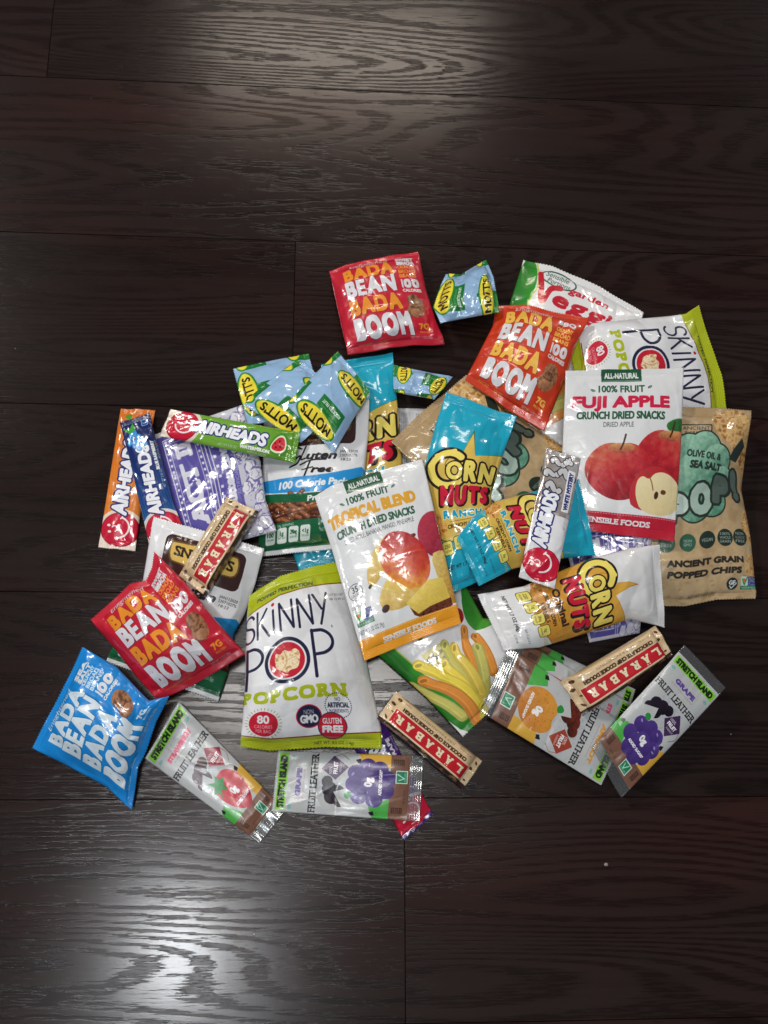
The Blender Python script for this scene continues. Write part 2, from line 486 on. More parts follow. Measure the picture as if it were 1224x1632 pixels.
def art_veggie():
    a = Art(126, C8(233, 233, 234), 4.0)
    gd, gl = C8(28, 108, 30), C8(70, 168, 58)
    a.poly([(-2, -2), (9, -2), (13, 8), (15, 20), (12, 32), (13, 60), (17, 90), (20, 128), (-2, 128)], a.grad(gd, gl, 0, .05, 20, 3), smooth=2)
    a.line([(10.5, -1), (14, 9), (16, 20), (13, 32), (14, 60), (18, 90), (21, 128)], 1.0, C8(190, 205, 60))
    a.ell(30, 9.5, 14.5, 6.8, C8(36, 88, 62)); a.ell(30, 9.5, 13.3, 5.8, C8(236, 236, 238))
    a.text('Sensible', 29, 7.2, 4.2, C8(40, 80, 62), w=18, shear=.25); a.text('Portions', 31, 12.2, 4.2, C8(40, 80, 62), w=18, shear=.25)
    red = C8(196, 30, 48)
    a.text('garden', 56, 13.0, 5, red, w=32, shear=.3, bold=.25, rot=-2)
    a.line([(15.5, 9), (18, 17), (22, 30), (26, 19), (33, 15.5)], 4.2, red)
    a.text('eggie', 60, 23.4, 12.5, red, w=60, bold=.7, shear=.3, each=.10)
    a.text('STRAWS', 56, 40, 8, C8(30, 110, 50), w=48, bold=.6)
    a.poly([(78, 60), (102, 34), (102, 92), (84, 82)], a.grad(C8(36, 130, 40), C8(90, 170, 60), 60, .1, 9, 8), smooth=2)
    a.ell(76, 56, 6, 6, a.grad(C8(206, 46, 40), C8(150, 20, 24), 60, .1, 5, 4))
    a.poly([(24, 52), (50, 58), (48, 76), (22, 72)], C8(214, 204, 140))
    a.text('30%', 29, 61, 7, C8(30, 40, 30), w=10, rot=-4, bold=.2); a.text('Less Fat', 42, 61.5, 4, C8(30, 40, 30), w=13, rot=4)
    for i, s in enumerate(('No Artificial', 'Flavors, Colors', 'Preservatives')): a.text(s, 38, 67 + i * 4, 3, C8(40, 45, 30), w=20, rot=6)
    ye, yo, orr, gn = C8(242, 218, 84), C8(230, 204, 90), C8(230, 150, 66), C8(206, 200, 108)
    def lab(x, y):                    # measured on an enlargement of the photo -> sheet units
        dx, dy = 590 + x / 4.9 - 560, 920 + y / 4.9 - 1015
        return np.array([(dx * 1.095 - dy * 1.381) / 3.63, (1.26 * dy + 1.63 * dx) / 3.63])
    for pts, w, c in (([(760, 250), (768, 400), (790, 600)], 8.2, orr), ([(862, 280), (900, 460), (925, 640)], 7.5, orr),
                      ([(845, 400), (850, 600), (850, 790)], 9.0, gn), ([(560, 420), (660, 600), (760, 800)], 8.6, gn),
                      ([(650, 420), (740, 600), (820, 800)], 9.4, yo), ([(545, 575), (660, 700), (790, 880)], 9.4, ye),
                      ([(335, 640), (520, 680), (690, 770), (800, 920)], 9.4, ye), ([(285, 830), (430, 880), (560, 920), (680, 990)], 8.4, gn),
                      ([(375, 760), (560, 790), (690, 870), (790, 1000)], 9.6, orr), ([(820, 900), (840, 930), (835, 960)], 7, ye)):
        q = np.array([lab(*p_) for p_ in pts])
        a.line(q, w + .5, tuple(v_ * .80 for v_ in c)); a.line(q, w, tuple(v_ * .90 for v_ in c))
        n_ = np.array([-(q[-1] - q[0])[1], (q[-1] - q[0])[0]]); n_ /= np.hypot(*n_)
        a.line(q - n_ * w * .12, w * .55, c); a.line(q + n_ * w * .15, w * .16, tuple(min(1, v_ * 1.06) for v_ in c))
        d_ = q[1] - q[0]; ra = math.degrees(math.atan2(d_[0], d_[1]))
        a.ell(*q[0], w * .50, w * .30, tuple(min(1, v_ * 1.05) for v_ in c), rot=ra); a.ell(*q[0], w * .34, w * .17, tuple(v_ * .76 for v_ in c), rot=ra)
        r_ = random.Random(int(w * 100))
        for _ in range(26):
            t_ = r_.random() * (len(q) - 1); i_ = min(int(t_), len(q) - 2); p_ = q[i_] + (q[i_ + 1] - q[i_]) * (t_ - i_) + n_ * r_.uniform(-.4, .4) * w
            a.ell(p_[0], p_[1], .5, .35, tuple(min(1, v_ * r_.choice([.84, 1.07])) for v_ in c), op=.7)
    a.text('VEGETABLE AND', 44, 121, 2.6, C8(60, 70, 70), w=26); a.text('POTATO SNACK', 44, 124, 2.4, C8(60, 70, 70), w=22)
    a.text('NET WT 1 OZ', 80, 121, 3, C8(60, 60, 60), w=20)
    return a

def arc(cx, cy, rx, ry, a0, a1, n=14):
    return [(cx + rx * math.cos(math.radians(t)), cy + ry * math.sin(math.radians(t))) for t in np.linspace(a0, a1, n)]

def art_popcorn(shift=0.0):
    a = Art(143, C8(234, 235, 238), 4.4)
    a.ox = shift
    lime, navy, red = C8(178, 190, 28), C8(32, 34, 66), C8(200, 30, 52)
    a.poly([(-30, -2), (102, -2), (102, 17), (60, 16.5), (30, 18), (-2, 22), (-30, 23)], lime)
    a.line([(-2, 22.4), (30, 18.4), (60, 16.9), (102, 17.4)], .9, C8(130, 60, 30))
    a.text('POPPED PERFECTION', 38, 13.2, 3.4, C8(50, 56, 30), w=54, rot=2, bold=.12)
    a.poly([(-30, 133), (50, 134), (102, 131), (102, 146), (-30, 146)], lime); a.line([(-2, 132.6), (50, 133.6), (102, 130.6)], .8, C8(120, 40, 30))
    # thin hand-drawn capitals
    W = 2.0
    def st(*p): a.line(p, W, navy, smooth=False)
    y0, y1 = 24.5, 48.0
    a.line(arc(4, y0 + 5.6, 4.6, 5.6, -20, -230) + arc(3.4, y1 - 6, 5.4, 6.4, -60, 150), W, navy)
    st((12, y0), (12, y1)); st((21, y0), (12.4, y0 + 12.5)); st((14.5, y0 + 10), (22.5, y1))
    st((27, y0 + 4), (27, y1)); a.ell(27, y0 - 1, 1.5, 1.5, red)
    st((33, y1), (33, y0 + 1), (44, y1 - 1), (44, y0)); st((49, y1), (49, y0 + 1), (60, y1 - 1), (60, y0))
    st((63, y0), (69, y0 + 12)); st((75, y0), (67, y1))
    W = 2.5
    st((2, 55), (2, 91)); a.line([(2, 55.5)] + arc(5, 64.5, 11, 9.2, -75, 75) + [(2, 74)], W, navy)
    st((58, 52), (58, 88)); a.line([(58, 52.5)] + arc(62, 61.5, 12, 9.2, -75, 75) + [(58, 71)], W, navy)
    a.text('R', 75.5, 50.5, 2, navy); 
    a.ell(36, 72, 18.4, 18.4, navy); a.ell(36, 72, 15.6, 15.6, WHITE); a.ell(36, 72, 14.2, 14.2, red)
    pc = [C8(196, 150, 96), C8(238, 214, 170), C8(246, 232, 204), C8(226, 190, 136)]
    a.poly([(26, 70), (27, 64), (31, 67), (34, 63), (39, 66), (43, 63), (47, 67), (46, 74), (44, 80), (38, 80), (36, 83), (32, 80), (27, 78)], a.mott(pc, 5, 5), smooth=2)
    a.line([(34, 64), (36, 72), (34, 78)], .5, C8(190, 140, 90)); a.line([(36, 72), (43, 70)], .4, C8(200, 156, 108))
    a.text('POPCORN', 39, 99, 10.4, lime, w=79, bold=.8, slab=1.0, each=.16)
    def burst(cx, cy, r, c, ray):
        for i in range(30):
            t = i * 12; a.line([(cx + (r + 1.2) * math.cos(math.radians(t)), cy + (r + 1.2) * math.sin(math.radians(t))),
                                (cx + (r + 2.8) * math.cos(math.radians(t)), cy + (r + 2.8) * math.sin(math.radians(t)))], .5, ray, smooth=False)
        a.ell(cx, cy, r, r, c)
    burst(16, 121, 10.6, red, C8(150, 150, 60))
    a.text('80', 16, 117.2, 7, WHITE, w=9, bold=.3); a.text('CALORIES', 16, 123.4, 2.8, C8(236, 200, 204), w=13); a.text('PER BAG', 16, 127.3, 2.8, C8(236, 200, 204), w=11)
    a.ell(49, 118, 9.3, 9.3, red); a.ell(49, 118, 8.5, 8.5, navy)
    a.text('NON', 49, 114.5, 3.4, WHITE, w=7); a.text('GMO', 49, 120, 6.6, WHITE, w=13, bold=.4)
    for i in range(36):
        a.ell(71 + 9.6 * math.cos(i * .1745), 111 + 9.6 * math.sin(i * .1745), .45, .45, navy)
    a.text('NO', 71, 106, 2.8, navy, w=4); a.text('ARTIFICIAL', 71, 110.5, 4.0, navy, w=16, bold=.15); a.text('INGREDIENTS', 71, 115, 2.6, navy, w=14)
    a.ell(65, 126.5, 10.6, 10.6, navy); a.ell(65, 126.5, 10, 10, red); a.text('GLUTEN', 65, 122.6, 4.4, WHITE, w=13.5, bold=.12); a.text('FREE', 65, 129, 5.8, WHITE, w=15, bold=.5)
    a.text('NET WT. 0.5 OZ (14g)', 66, 139.5, 2.4, C8(40, 44, 20), w=28)
    a.text('LOT 023 L45T', 84, 26, 1.7, C8(90, 90, 90), w=13); a.text('BB 12 09 21', 84, 29.5, 1.7, C8(90, 90, 90), w=13)
    return a

def leaf(a, x, y, s, rot, c):
    p = np.array([(-s, 0), (-.3 * s, -.5 * s), (s, -.15 * s), (.3 * s, .45 * s)]) @ rotm(rot)
    a.poly(p + np.array([x, y]), c, smooth=2); q = np.array([(-1.2 * s, .2 * s), (.6 * s, -.05 * s)]) @ rotm(rot)
    a.line(q + np.array([x, y]), .35, WHITE)

def head_dried(a, title, tcol, line, y=0, x=47):
    g = C8(30, 84, 56)
    a.rect(x - 17, y, x + 17, y + 11.5, g)
    a.line([(x - 16, y + 10.6), (x + 16, y + 10.6)], .3, C8(210, 220, 210), smooth=False)
    a.text('ALL-NATURAL', x, y + 6, 5.6, WHITE, w=29, bold=.25)
    a.text('100% FRUIT', x, y + 18, 6.2, g, w=39, bold=.22)
    leaf(a, x - 24, y + 19, 2.8, 20, g); leaf(a, x + 24, y + 16.6, 2.8, -40, g)
    a.text(title, x, y + 29.4, 10.4, tcol, w=82, bold=.75)
    a.text('CRUNCH DRIED SNACKS', x, y + 41, 6.8, g, w=74, bold=.35)

def apple(a, x, y, r, seed, ang=-120):
    red, dk, ylw = C8(188, 34, 46), C8(138, 20, 36), C8(206, 104, 78)
    pts = [(x + r * (1.02 + .05 * math.cos(2 * t) - .10 * math.exp(-((t + 1.57) / .28) ** 2)) * math.cos(t), y + r * .95 * (1 - .12 * math.exp(-((t + 1.57) / .35) ** 2)) * math.sin(t)) for t in np.linspace(-math.pi, math.pi, 48, endpoint=False)]
    a.poly(pts, a.grad(ylw, dk, ang + 180, .16, 16, seed, c3=red))
    r_ = random.Random(seed)
    for _ in range(60):
        t, q = r_.uniform(0, 6.28), math.sqrt(r_.random()) * r * .9
        a.ell(x + q * math.cos(t), y + q * math.sin(t), r * .012, r * .012, C8(222, 130, 110), op=.45)
    a.ell(x + r * .05, y - r * .70, r * .42, r * .16, a.grad(C8(220, 186, 110), C8(150, 60, 44), 90, .15, 5, seed + 3), op=.8)
    a.line([(x + r * .02, y - r * .66), (x + r * .10, y - r * .86), (x + r * .16, y - r * 1.12)], r * .055, C8(70, 40, 30))

def art_apple():
    a = Art(142, C8(226, 228, 230), 4.4)
    head_dried(a, 'FUJI APPLE', C8(206, 30, 70), '')
    a.text('DRIED APPLE', 45, 49, 4.2, C8(70, 76, 78), w=25)
    a.poly([(84, 49), (92, 43), (102, 42), (102, 58), (92, 56)], a.grad(C8(60, 130, 60), C8(24, 80, 40), 40, .15, 6, 2), smooth=2)
    apple(a, 89, 76, 27, 4, -60); apple(a, 47, 88, 27, 9)
    cr = C8(236, 222, 178)
    a.poly([(59, 96), (66, 87), (78, 82), (92, 88), (101, 98), (101, 121), (60, 121), (56, 108)], C8(186, 40, 48), smooth=2)
    a.poly([(62, 97), (67, 91), (73, 95), (78, 88), (90, 88), (102, 98), (102, 116), (88, 124), (68, 122), (62, 110)], a.grad(cr, C8(222, 204, 150), 80, .1, 8, 3), smooth=2)
    a.line([(71, 88), (75, 96), (77, 103)], .8, C8(120, 70, 40)); a.ell(80, 107, 1.8, 3.2, C8(70, 40, 26), rot=8); a.ell(86, 104, 2.4, 2.0, C8(96, 60, 36))
    a.rect(-2, 124.5, 102, 144, C8(190, 28, 52)); a.line([(2, 125.6)] + [(2 + i * 1.2, 125.6) for i in range(1, 82)], .4, C8(240, 210, 214), smooth=False, dash=1)
    a.text('SENSIBLE FOODS', 48, 131.5, 4.6, WHITE, w=58, bold=.3, slab=.5)
    return a

def art_tropical():
    a = Art(147, C8(226, 228, 230), 4.4)
    head_dried(a, 'TROPICAL BLEND', C8(226, 166, 52), '', 0, 45)
    a.text('DRIED APPLE, BANANA, MANGO, PINEAPPLE', 46, 48.6, 3.8, C8(70, 76, 78), w=66)
    yb, yl = C8(240, 216, 124), C8(206, 170, 84)
    a.poly([(26, 92), (22, 86), (30, 68), (46, 56), (60, 54), (62, 70), (44, 80), (32, 90)], a.grad(C8(240, 222, 150), yl, 80, .15, 8, 2), smooth=2)
    a.poly([(30, 112), (28, 104), (40, 90), (62, 80), (80, 84), (76, 108), (54, 118), (38, 117)], a.grad(yb, yl, 80, .18, 8, 5), smooth=2)
    a.ell(24.5, 91, 2.2, 1.4, C8(60, 40, 30), rot=-30); a.ell(33, 113, 4, 3, C8(70, 40, 36), rot=-20)
    a.ell(96, 66, 17, 20, a.grad(C8(190, 60, 80), C8(150, 40, 60), 60, .2, 8, 3))
    a.ell(62, 80, 21, 27, a.grad(C8(176, 24, 40), C8(232, 170, 60), 115, .14, 14, 7, c3=C8(204, 74, 48)), rot=-28)
    a.ell(75, 62, 2.6, 1.6, C8(110, 30, 24))
    a.poly([(86, 82), (98, 80), (104, 86), (104, 128), (92, 128), (88, 104)], a.grad(C8(226, 200, 120), C8(180, 130, 50), 60, .25, 6, 9), smooth=1)
    a.poly([(52, 115), (78, 101), (92, 104), (95, 126), (78, 132), (62, 128)], a.grad(C8(238, 214, 110), C8(214, 180, 70), 60, .2, 5, 4), rough=.4)
    a.poly([(55, 119), (62, 127), (74, 124), (96, 122), (96, 129), (72, 135), (58, 127)], a.mott([C8(60, 26, 24), C8(120, 60, 36), C8(80, 36, 28)], 4, 6))
    a.ring(10, 90, 7.2, .6, C8(70, 76, 78), C8(226, 228, 230)); a.text('35', 10, 87.5, 5.4, C8(60, 66, 70), w=6, bold=.15); a.text('CALORIES', 10, 92.3, 2.3, C8(80, 84, 86), w=10); a.micro(7, 94.5, 6, 1, C8(120, 124, 126), 4, 1.4)
    a.text('GLUTEN FREE', 9, 102, 2.6, C8(90, 94, 96), w=14)
    nongmo(a, 3, 106, 17, 13)
    a.text('NET WT .32 OZ (9g)', 15, 124, 3.6, C8(70, 76, 78), w=25)
    og = C8(232, 156, 34)
    a.rect(-2, 129.5, 102, 150, og); a.line([(2 + i * 1.2, 130.4) for i in range(82)], .4, C8(250, 230, 190), smooth=False, dash=1)
    a.text('SENSIBLE FOODS', 50, 136.8, 4.8, WHITE, w=54, bold=.3, slab=.5)
    return a

def nongmo(a, x, y, w, h):
    a.rect(x, y, x + w, y + h, C8(200, 226, 214))
    a.rect(x + w * .46, y, x + w, y + h * .7, C8(44, 60, 130)); a.rect(x, y + h * .72, x + w, y + h, C8(30, 110, 70))
    a.line([(x + w * .1, y + h * .2), (x + w * .24, y + h * .62), (x + w * .42, y + h * .05)], w * .08, C8(60, 150, 60), smooth=False)
    a.ell(x + w * .22, y + h * .28, w * .09, h * .12, C8(226, 120, 50))
    a.text('NON', x + w * .73, y + h * .14, h * .19, WHITE, w=w * .42); a.text('GMO', x + w * .73, y + h * .36, h * .19, WHITE, w=w * .42); a.text('Project', x + w * .73, y + h * .58, h * .14, WHITE, w=w * .42)
    a.text('VERIFIED', x + w * .5, y + h * .86, h * .18, WHITE, w=w * .86)

def art_chips():
    a = Art(152, C8(186, 158, 118), 4.2)
    a.poly([(-1, -1), (101, -1), (101, 153), (-1, 153)], a.grad(C8(174, 146, 106), C8(194, 168, 128), 90, .6, 26, 3))
    chip = [C8(150, 100, 50), C8(196, 148, 86), C8(224, 190, 134), C8(206, 160, 98), C8(170, 118, 62)]
    a.poly([(60, 4), (102, -2), (102, 60), (92, 44), (80, 30), (66, 22)], a.mott(chip, 8, 2), smooth=2)
    a.poly([(92, 84), (102, 78), (102, 110), (94, 106), (90, 96)], a.mott(chip, 5, 6), smooth=2)
    a.poly([(90, 120), (102, 114), (102, 140), (90, 136)], a.mott(chip, 5, 7), smooth=2)
    a.poly([(-2, 128), (10, 134), (14, 154), (-2, 154)], a.mott(chip, 5, 8), smooth=2)
    r = random.Random(3)
    for _ in range(60): a.ell(r.uniform(0, 100), r.uniform(124, 152), r.uniform(.8, 2.4), r.uniform(.6, 1.2), C8(156, 128, 96), op=.5)
    dk = C8(36, 50, 42)
    a.rrect(33, 15, 62, 24, 1, dk); a.rrect(34, 16, 61, 23, 1, C8(186, 158, 122)); a.text('ANCIENT', 48, 18.2, 2.8, dk, w=24); a.text('INGRAINED', 48, 21.8, 1.9, dk, w=20)
    def blob(grow, c, **kw):
        for x, y, rr in ((30, 46, 14), (42, 36, 13), (56, 36, 15), (68, 44, 13), (74, 60, 12), (64, 74, 13), (48, 76, 14), (32, 68, 14), (50, 56, 20)):
            a.ell(x, y, rr + grow, rr + grow, c, **kw)
    blob(1.2, dk); blob(0, a.grad(C8(150, 196, 172), C8(78, 132, 108), 60, .3, 12, 4))
    a.poly([(84, 34), (92, 24), (96, 30), (88, 44), (80, 42)], dk)
    a.text('OLIVE OIL &', 56, 39.5, 5.4, dk, w=32, bold=.25, rot=8); a.text('SEA SALT', 58, 48, 6.2, dk, w=30, bold=.5, rot=8)
    a.text('PO', 12, 54, 16, C8(190, 214, 202), w=26, bold=1.6, rot=10, out=((2.4, dk),), foil=.25)
    gr = C8(206, 226, 216)
    a.text('P', 34, 80, 24, gr, w=18, bold=2.4, rot=8, out=((2.0, dk),), foil=.2); a.text('O', 55, 73, 24, C8(180, 206, 192), w=20, bold=2.4, rot=8, out=((2.0, dk),), foil=.25)
    a.text('P', 74, 67, 22, C8(100, 116, 108), w=16, bold=2.2, rot=8, out=((2.0, dk),), foil=.35); a.text('!', 88, 62, 24, C8(100, 116, 108), w=6, bold=1.8, rot=-14, out=((2.0, dk),), foil=.3)
    for i, s in enumerate((('GLUTEN', 'FREE'), ('NON', 'GMO'), ('VEGAN',), ('100%', 'WHOLE', 'GRAIN'), ('NON-', 'ALLERGENIC', 'FREE'))):
        x, y = (25, 42, 58.5, 74, 88)[i], 106 - i * .6
        a.ell(x, y, 6.8, 6.8, C8(52, 94, 74) if i < 2 else dk)
        for j, q in enumerate(s): a.text(q, x, y + (j - (len(s) - 1) / 2) * 3, 2.2 if len(s) > 1 else 2.6, C8(190, 206, 196), w=min(9.5, 2.2 * len(q)))
    a.text('ANCIENT GRAIN', 57, 121.5, 5.2, C8(44, 40, 34), w=64, bold=.45); a.text('POPPED CHIPS', 56.5, 130, 5.2, C8(44, 40, 34), w=61, bold=.45, shear=.12)
    a.ell(79.5, 140.5, 4.6, 4.6, dk); a.text('GF', 79.5, 139.6, 3.4, WHITE, w=5.4, bold=.2); a.line([(77.5, 142), (79, 144), (83, 140)], .8, WHITE, smooth=False)
    nongmo(a, 86.5, 135, 13.5, 10)
    a.text('NET WT 1 OZ (28g)', 56, 146.5, 2.6, C8(90, 76, 58), w=22)
    return a

def art_corn(original=False):
    H = 262
    bgc = C8(226, 227, 228) if original else C8(28, 168, 198)
    ye = C8(226, 178, 72) if original else C8(226, 196, 96)
    a = Art(H, bgc, 3.6)
    rim = C8(190, 120, 40) if original else C8(96, 96, 30)
    def star(g, c):
        a.poly([(-4 - g, 108 - g), (20, 90 - g), (44, 84), (52, 48 - g * 2), (62, 82), (108 + g, 66 - g), (96 + g, 120), (104 + g, 182), (80, 196 + g), (50, 201 + g), (18, 196 + g), (-6 - g, 182)], c)
    star(2.4, rim)
    star(0, a.grad(ye, C8(206, 140, 46) if original else C8(214, 178, 80), 90, .12, 18, 4))
    for i in range(46):
        x = -4 + i * 2.3; a.line([(x, 199), (x + .8, 193)], .5, C8(150, 110, 40) if original else C8(240, 226, 150), smooth=False)
    a.line([(40, 118), (26, 100), (30, 86)], 1, rim)
    # logo
    ylo, ink = C8(244, 224, 108), C8(34, 24, 22)
    for grow, c in ((3.4, ink), (0, ylo)):
        a.line(arc(30, 104, 22, 22, -50, -330, 22), 9 + grow * 2, c); 
    for grow, c in ((2.2, ink), (0, ylo)):
        a.line(arc(38, 106, 8.5, 9.5, 0, 360, 22), 5.5 + grow * 1.6, c)
    a.text('RN', 73, 105, 30, ylo, w=44, bold=1.9, out=((2.6, ink),), each=.14)
    a.line([(12, 86), (34, 78)], 5, ylo)
    a.text('NUTS', 55, 139.4, 29, ink, w=82, bold=3.4, each=.05, shear=.1)
    a.text('NUTS', 54, 138, 26, C8(206, 26, 58), w=74, bold=1.9, each=.12, shear=.1)
    if original:
        a.text('Original', 52, 164, 11, C8(60, 36, 24), w=58, bold=.7, rot=-2)
    else:
        a.text('RANCH', 50, 163, 11, C8(24, 160, 200), w=62, bold=.9, each=.14, out=((.9, C8(244, 236, 190)),))
    a.line([(28, 173), (72, 171)], .7, C8(110, 80, 30), smooth=False)
    a.text('CRUNCHY CORN', 50, 178.5, 5.6, C8(60, 46, 24), w=52, bold=.25, rot=-2); a.text('KERNELS', 52, 186.5, 5.6, C8(60, 46, 24), w=32, bold=.25, rot=-2)
    nut = [C8(150, 86, 30), C8(200, 136, 62), C8(230, 180, 104), C8(190, 120, 50)]
    for x, y, r in ((8, 168, 9), (15, 180, 9), (5, 184, 8)): a.ell(x, y, r, r * .85, a.mott(nut, 6, x), rot=x * 9)
    for i, (s, u) in enumerate((('220' if original else '250', 'CALORIES'), ('1g', 'SAT FAT'), ('280mg', 'SODIUM'), ('0g', 'SUGARS'))):
        y = 206 - i * 3.5; x = 18 + i * 20
        a.rrect(x - 8.6, y - 9.6, x + 8.6, y + 9.6, 4, C8(50, 46, 30)); a.rrect(x - 7.8, y - 8.8, x + 7.8, y + 8.8, 3.6, C8(238, 224, 110))
        a.text(s, x, y - 2.5, 4.6, C8(50, 46, 30), w=9 if len(s) > 2 else 5); a.text(u, x, y + 4, 2.4, C8(70, 62, 40), w=11)
    a.text('NET WT 1.7 OZ (48g)', 42, 232, 5, C8(44, 44, 50), w=62, bold=.15)
    a.text('01/12/21', 82, 222, 3.4, C8(40, 50, 70), w=22); a.text('C 0716', 84, 240, 3.2, C8(40, 50, 70), w=14)
    return a

def art_pretzel():
    a = Art(147, C8(230, 231, 234), 4.4)
    br, gold, blue, gn = C8(62, 36, 34), C8(216, 182, 92), C8(40, 146, 214), C8(24, 96, 60)
    a.rrect(15, 11, 88, 47, 6, br)
    a.poly([(22, 16), (80, 14), (84, 20), (84, 32), (78, 37), (24, 38), (20, 32), (20, 20)], C8(110, 80, 40), smooth=1)
    a.poly([(23, 17.5), (80, 15.5), (82.5, 21), (82.5, 31.5), (77, 35.5), (25, 36.5), (21.5, 31.5), (21.5, 21)], gold, smooth=1)
    a.text("SNYDER'S", 52, 25.5, 9.6, C8(50, 34, 20), w=54, bold=.5, slab=.6)
    a.text('OF HANOVER', 52, 33, 2.6, C8(80, 56, 30), w=26)
    a.text('Since 1909', 52, 42, 2.6, gold, w=18)
    ink = C8(38, 34, 40)
    # brush script
    a.line([(38, 50), (32, 48), (27, 55), (30, 61), (37, 57), (35, 64), (28, 67)], 1.7, ink); a.line([(42, 48), (38, 60), (42, 60)], 1.5, ink)
    a.text('uten', 58, 57.5, 8.2, ink, w=29, shear=.35, bold=.6, rot=2)
    a.line([(38, 66), (48, 62), (62, 62)], 1.6, ink); a.line([(47, 63), (43, 76), (40, 82)], 1.8, ink); a.line([(40, 71), (50, 69)], 1.2, ink)
    a.text('ree', 60, 71.5, 7.4, ink, w=21, shear=.35, bold=.6, rot=3)
    a.poly([(-2, 75), (20, 77), (60, 77.5), (80, 74), (102, 68), (102, 92), (60, 95), (-2, 88)], blue, smooth=1)
    a.text('100 Calorie Pack', 52, 84.5, 7.6, WHITE, w=66, bold=.5, shear=.1, rot=1)
    a.poly([(-2, 88), (30, 93), (60, 95), (102, 88), (102, 104), (60, 104), (20, 99), (-2, 95)], gn)
    pz = [C8(70, 34, 20), C8(120, 62, 34), C8(160, 96, 58), C8(104, 52, 30)]
    a.poly([(-2, 95), (20, 99), (60, 104), (102, 102), (102, 121), (-2, 121)], C8(58, 26, 18))
    r = random.Random(4)
    for i in range(34):
        x, y, t = r.uniform(-4, 104), r.uniform(99, 119), r.uniform(-40, 50); d = np.array([13 * math.cos(math.radians(t)), 13 * math.sin(math.radians(t))])
        c = r.choice(pz[1:]); a.line([(x - d[0], y - d[1]), (x + d[0], y + d[1])], 4.2, tuple(q * .6 for q in c), smooth=False); a.line([(x - d[0], y - d[1] - .6), (x + d[0], y + d[1] - .6)], 2.6, c, smooth=False)
        for _ in range(3): q = r.uniform(-.9, .9); a.ell(x + d[0] * q, y + d[1] * q - .8, .5, .5, C8(226, 206, 180))
    a.poly([(-2, 88), (30, 93), (60, 95.5), (102, 88), (102, 101), (62, 105), (20, 99.5), (-2, 95)], gn)
    a.text('Pretzels', 62, 99.4, 5.6, WHITE, w=30, bold=.35)
    a.rect(-2, 119, 102, 143, gn)
    a.text('PER 24g SERVING', 24, 122, 2.4, WHITE, w=22)
    for i, (s, u) in enumerate((('100', 'CALORIES'), ('1g', 'SAT FAT'), ('290mg', 'SODIUM'), ('<1g', 'TOTAL SUGARS'))):
        x = 12 + i * 11.5; a.rrect(x - 4.8, 124, x + 4.8, 138, 2, C8(220, 230, 224)); a.text(s, x, 129, 4, gn, w=6.5 if len(s) > 2 else 3.5, bold=.15); a.text(u, x, 133.4, 1.6, gn, w=7)
    a.text('NET WT. 0.9 OZ (25.5g)', 76, 130, 3, C8(200, 220, 206), w=30)
    a.text('JAN112020', 83, 54.5, 2.6, ink, w=17); a.text('22071027%', 83, 58.5, 2.6, ink, w=17); a.text('18:23', 81, 62.5, 2.6, ink, w=9)
    return a

def art_microwave():
    a = Art(80, C8(92, 84, 162), 4.2)
    pu, lt, wh = C8(84, 70, 154), C8(172, 170, 206), C8(214, 214, 226)
    a.poly([(-1, -1), (101, -1), (101, 3), (-1, 3)], C8(205, 206, 214)); a.poly([(-1, 64), (101, 60), (101, 82), (-1, 82)], C8(196, 196, 210))
    a.rect(-1, -1, 3, 82, C8(200, 200, 210)); a.rect(96, -1, 101, 82, C8(206, 207, 214))
    a.line([(8, 9), (92, 9), (92, 38), (8, 38), (8, 9)], .8, wh, smooth=False)
    a.line([(12, 13), (88, 13), (88, 34), (12, 34), (12, 13)], .5, wh, smooth=False)
    for i in range(17):
        for y in (11, 36): a.ell(10 + i * 5, y, 1.1, 1.1, wh)
    for i in range(5):
        for x in (10, 90): a.ell(x, 11 + i * 6, 1.1, 1.1, wh)
    a.text('ACT II', 52, 23.5, 14, wh, w=66, bold=1.0, slab=1.6)
    a.line([(2, 41), (98, 41)], .8, wh, smooth=False); a.line([(2, 44), (98, 44)], .8, wh, smooth=False)
    for i in range(22):
        if i % 2: a.rect(6 + i * 4, 45.5, 8.2 + i * 4, 47.7, wh)
    a.text('Butter Lovers', 54, 53, 8.4, wh, w=62, bold=.55, slab=.5)
    a.text('ARTIFICIALLY FLAVORED', 56, 60, 2.8, lt, w=46)
    r = random.Random(6)
    for i in range(36):
        x, y, q = r.uniform(0, 100), r.uniform(64, 80), r.uniform(3, 6); c = C8(222, 222, 228)
        a.ell(x, y, q, q * .8, C8(120, 112, 170), lobes=5, la=.2, rot=r.uniform(0, 90)); a.ell(x, y, q - .7, q * .8 - .7, c, lobes=5, la=.2, rot=r.uniform(0, 90))
        a.line(arc(x, y, q * .5, q * .4, 20, 200, 6), .5, C8(140, 134, 180))
    a.text('POP UP BOWL FREE', 74, 64, 2.6, pu, w=38)
    for x, y in ((6, 62), (16, 58), (4, 52)): a.ell(x, y, 5, 4.4, C8(170, 166, 200), lobes=5, la=.2); a.ell(x, y, 4.2, 3.6, C8(206, 206, 220), lobes=5, la=.2)
    for i in range(80):
        x, y = r.uniform(3, 97), r.uniform(66, 80); a.line([(x, y), (x + r.uniform(-3, 3), y + 1)], .3, C8(110, 100, 160), smooth=False)
    return a

def art_silver_back():
    a = Art(80, C8(206, 206, 208), 4.2)
    for x, y, w in ((6, 8, 38), (52, 8, 40), (6, 40, 38), (52, 44, 40)): a.micro(x, y, w, 9, C8(110, 108, 120), int(x + y), 2.6)
    a.rrect(50, 6, 94, 36, 1, C8(176, 176, 182), op=.3)
    return a

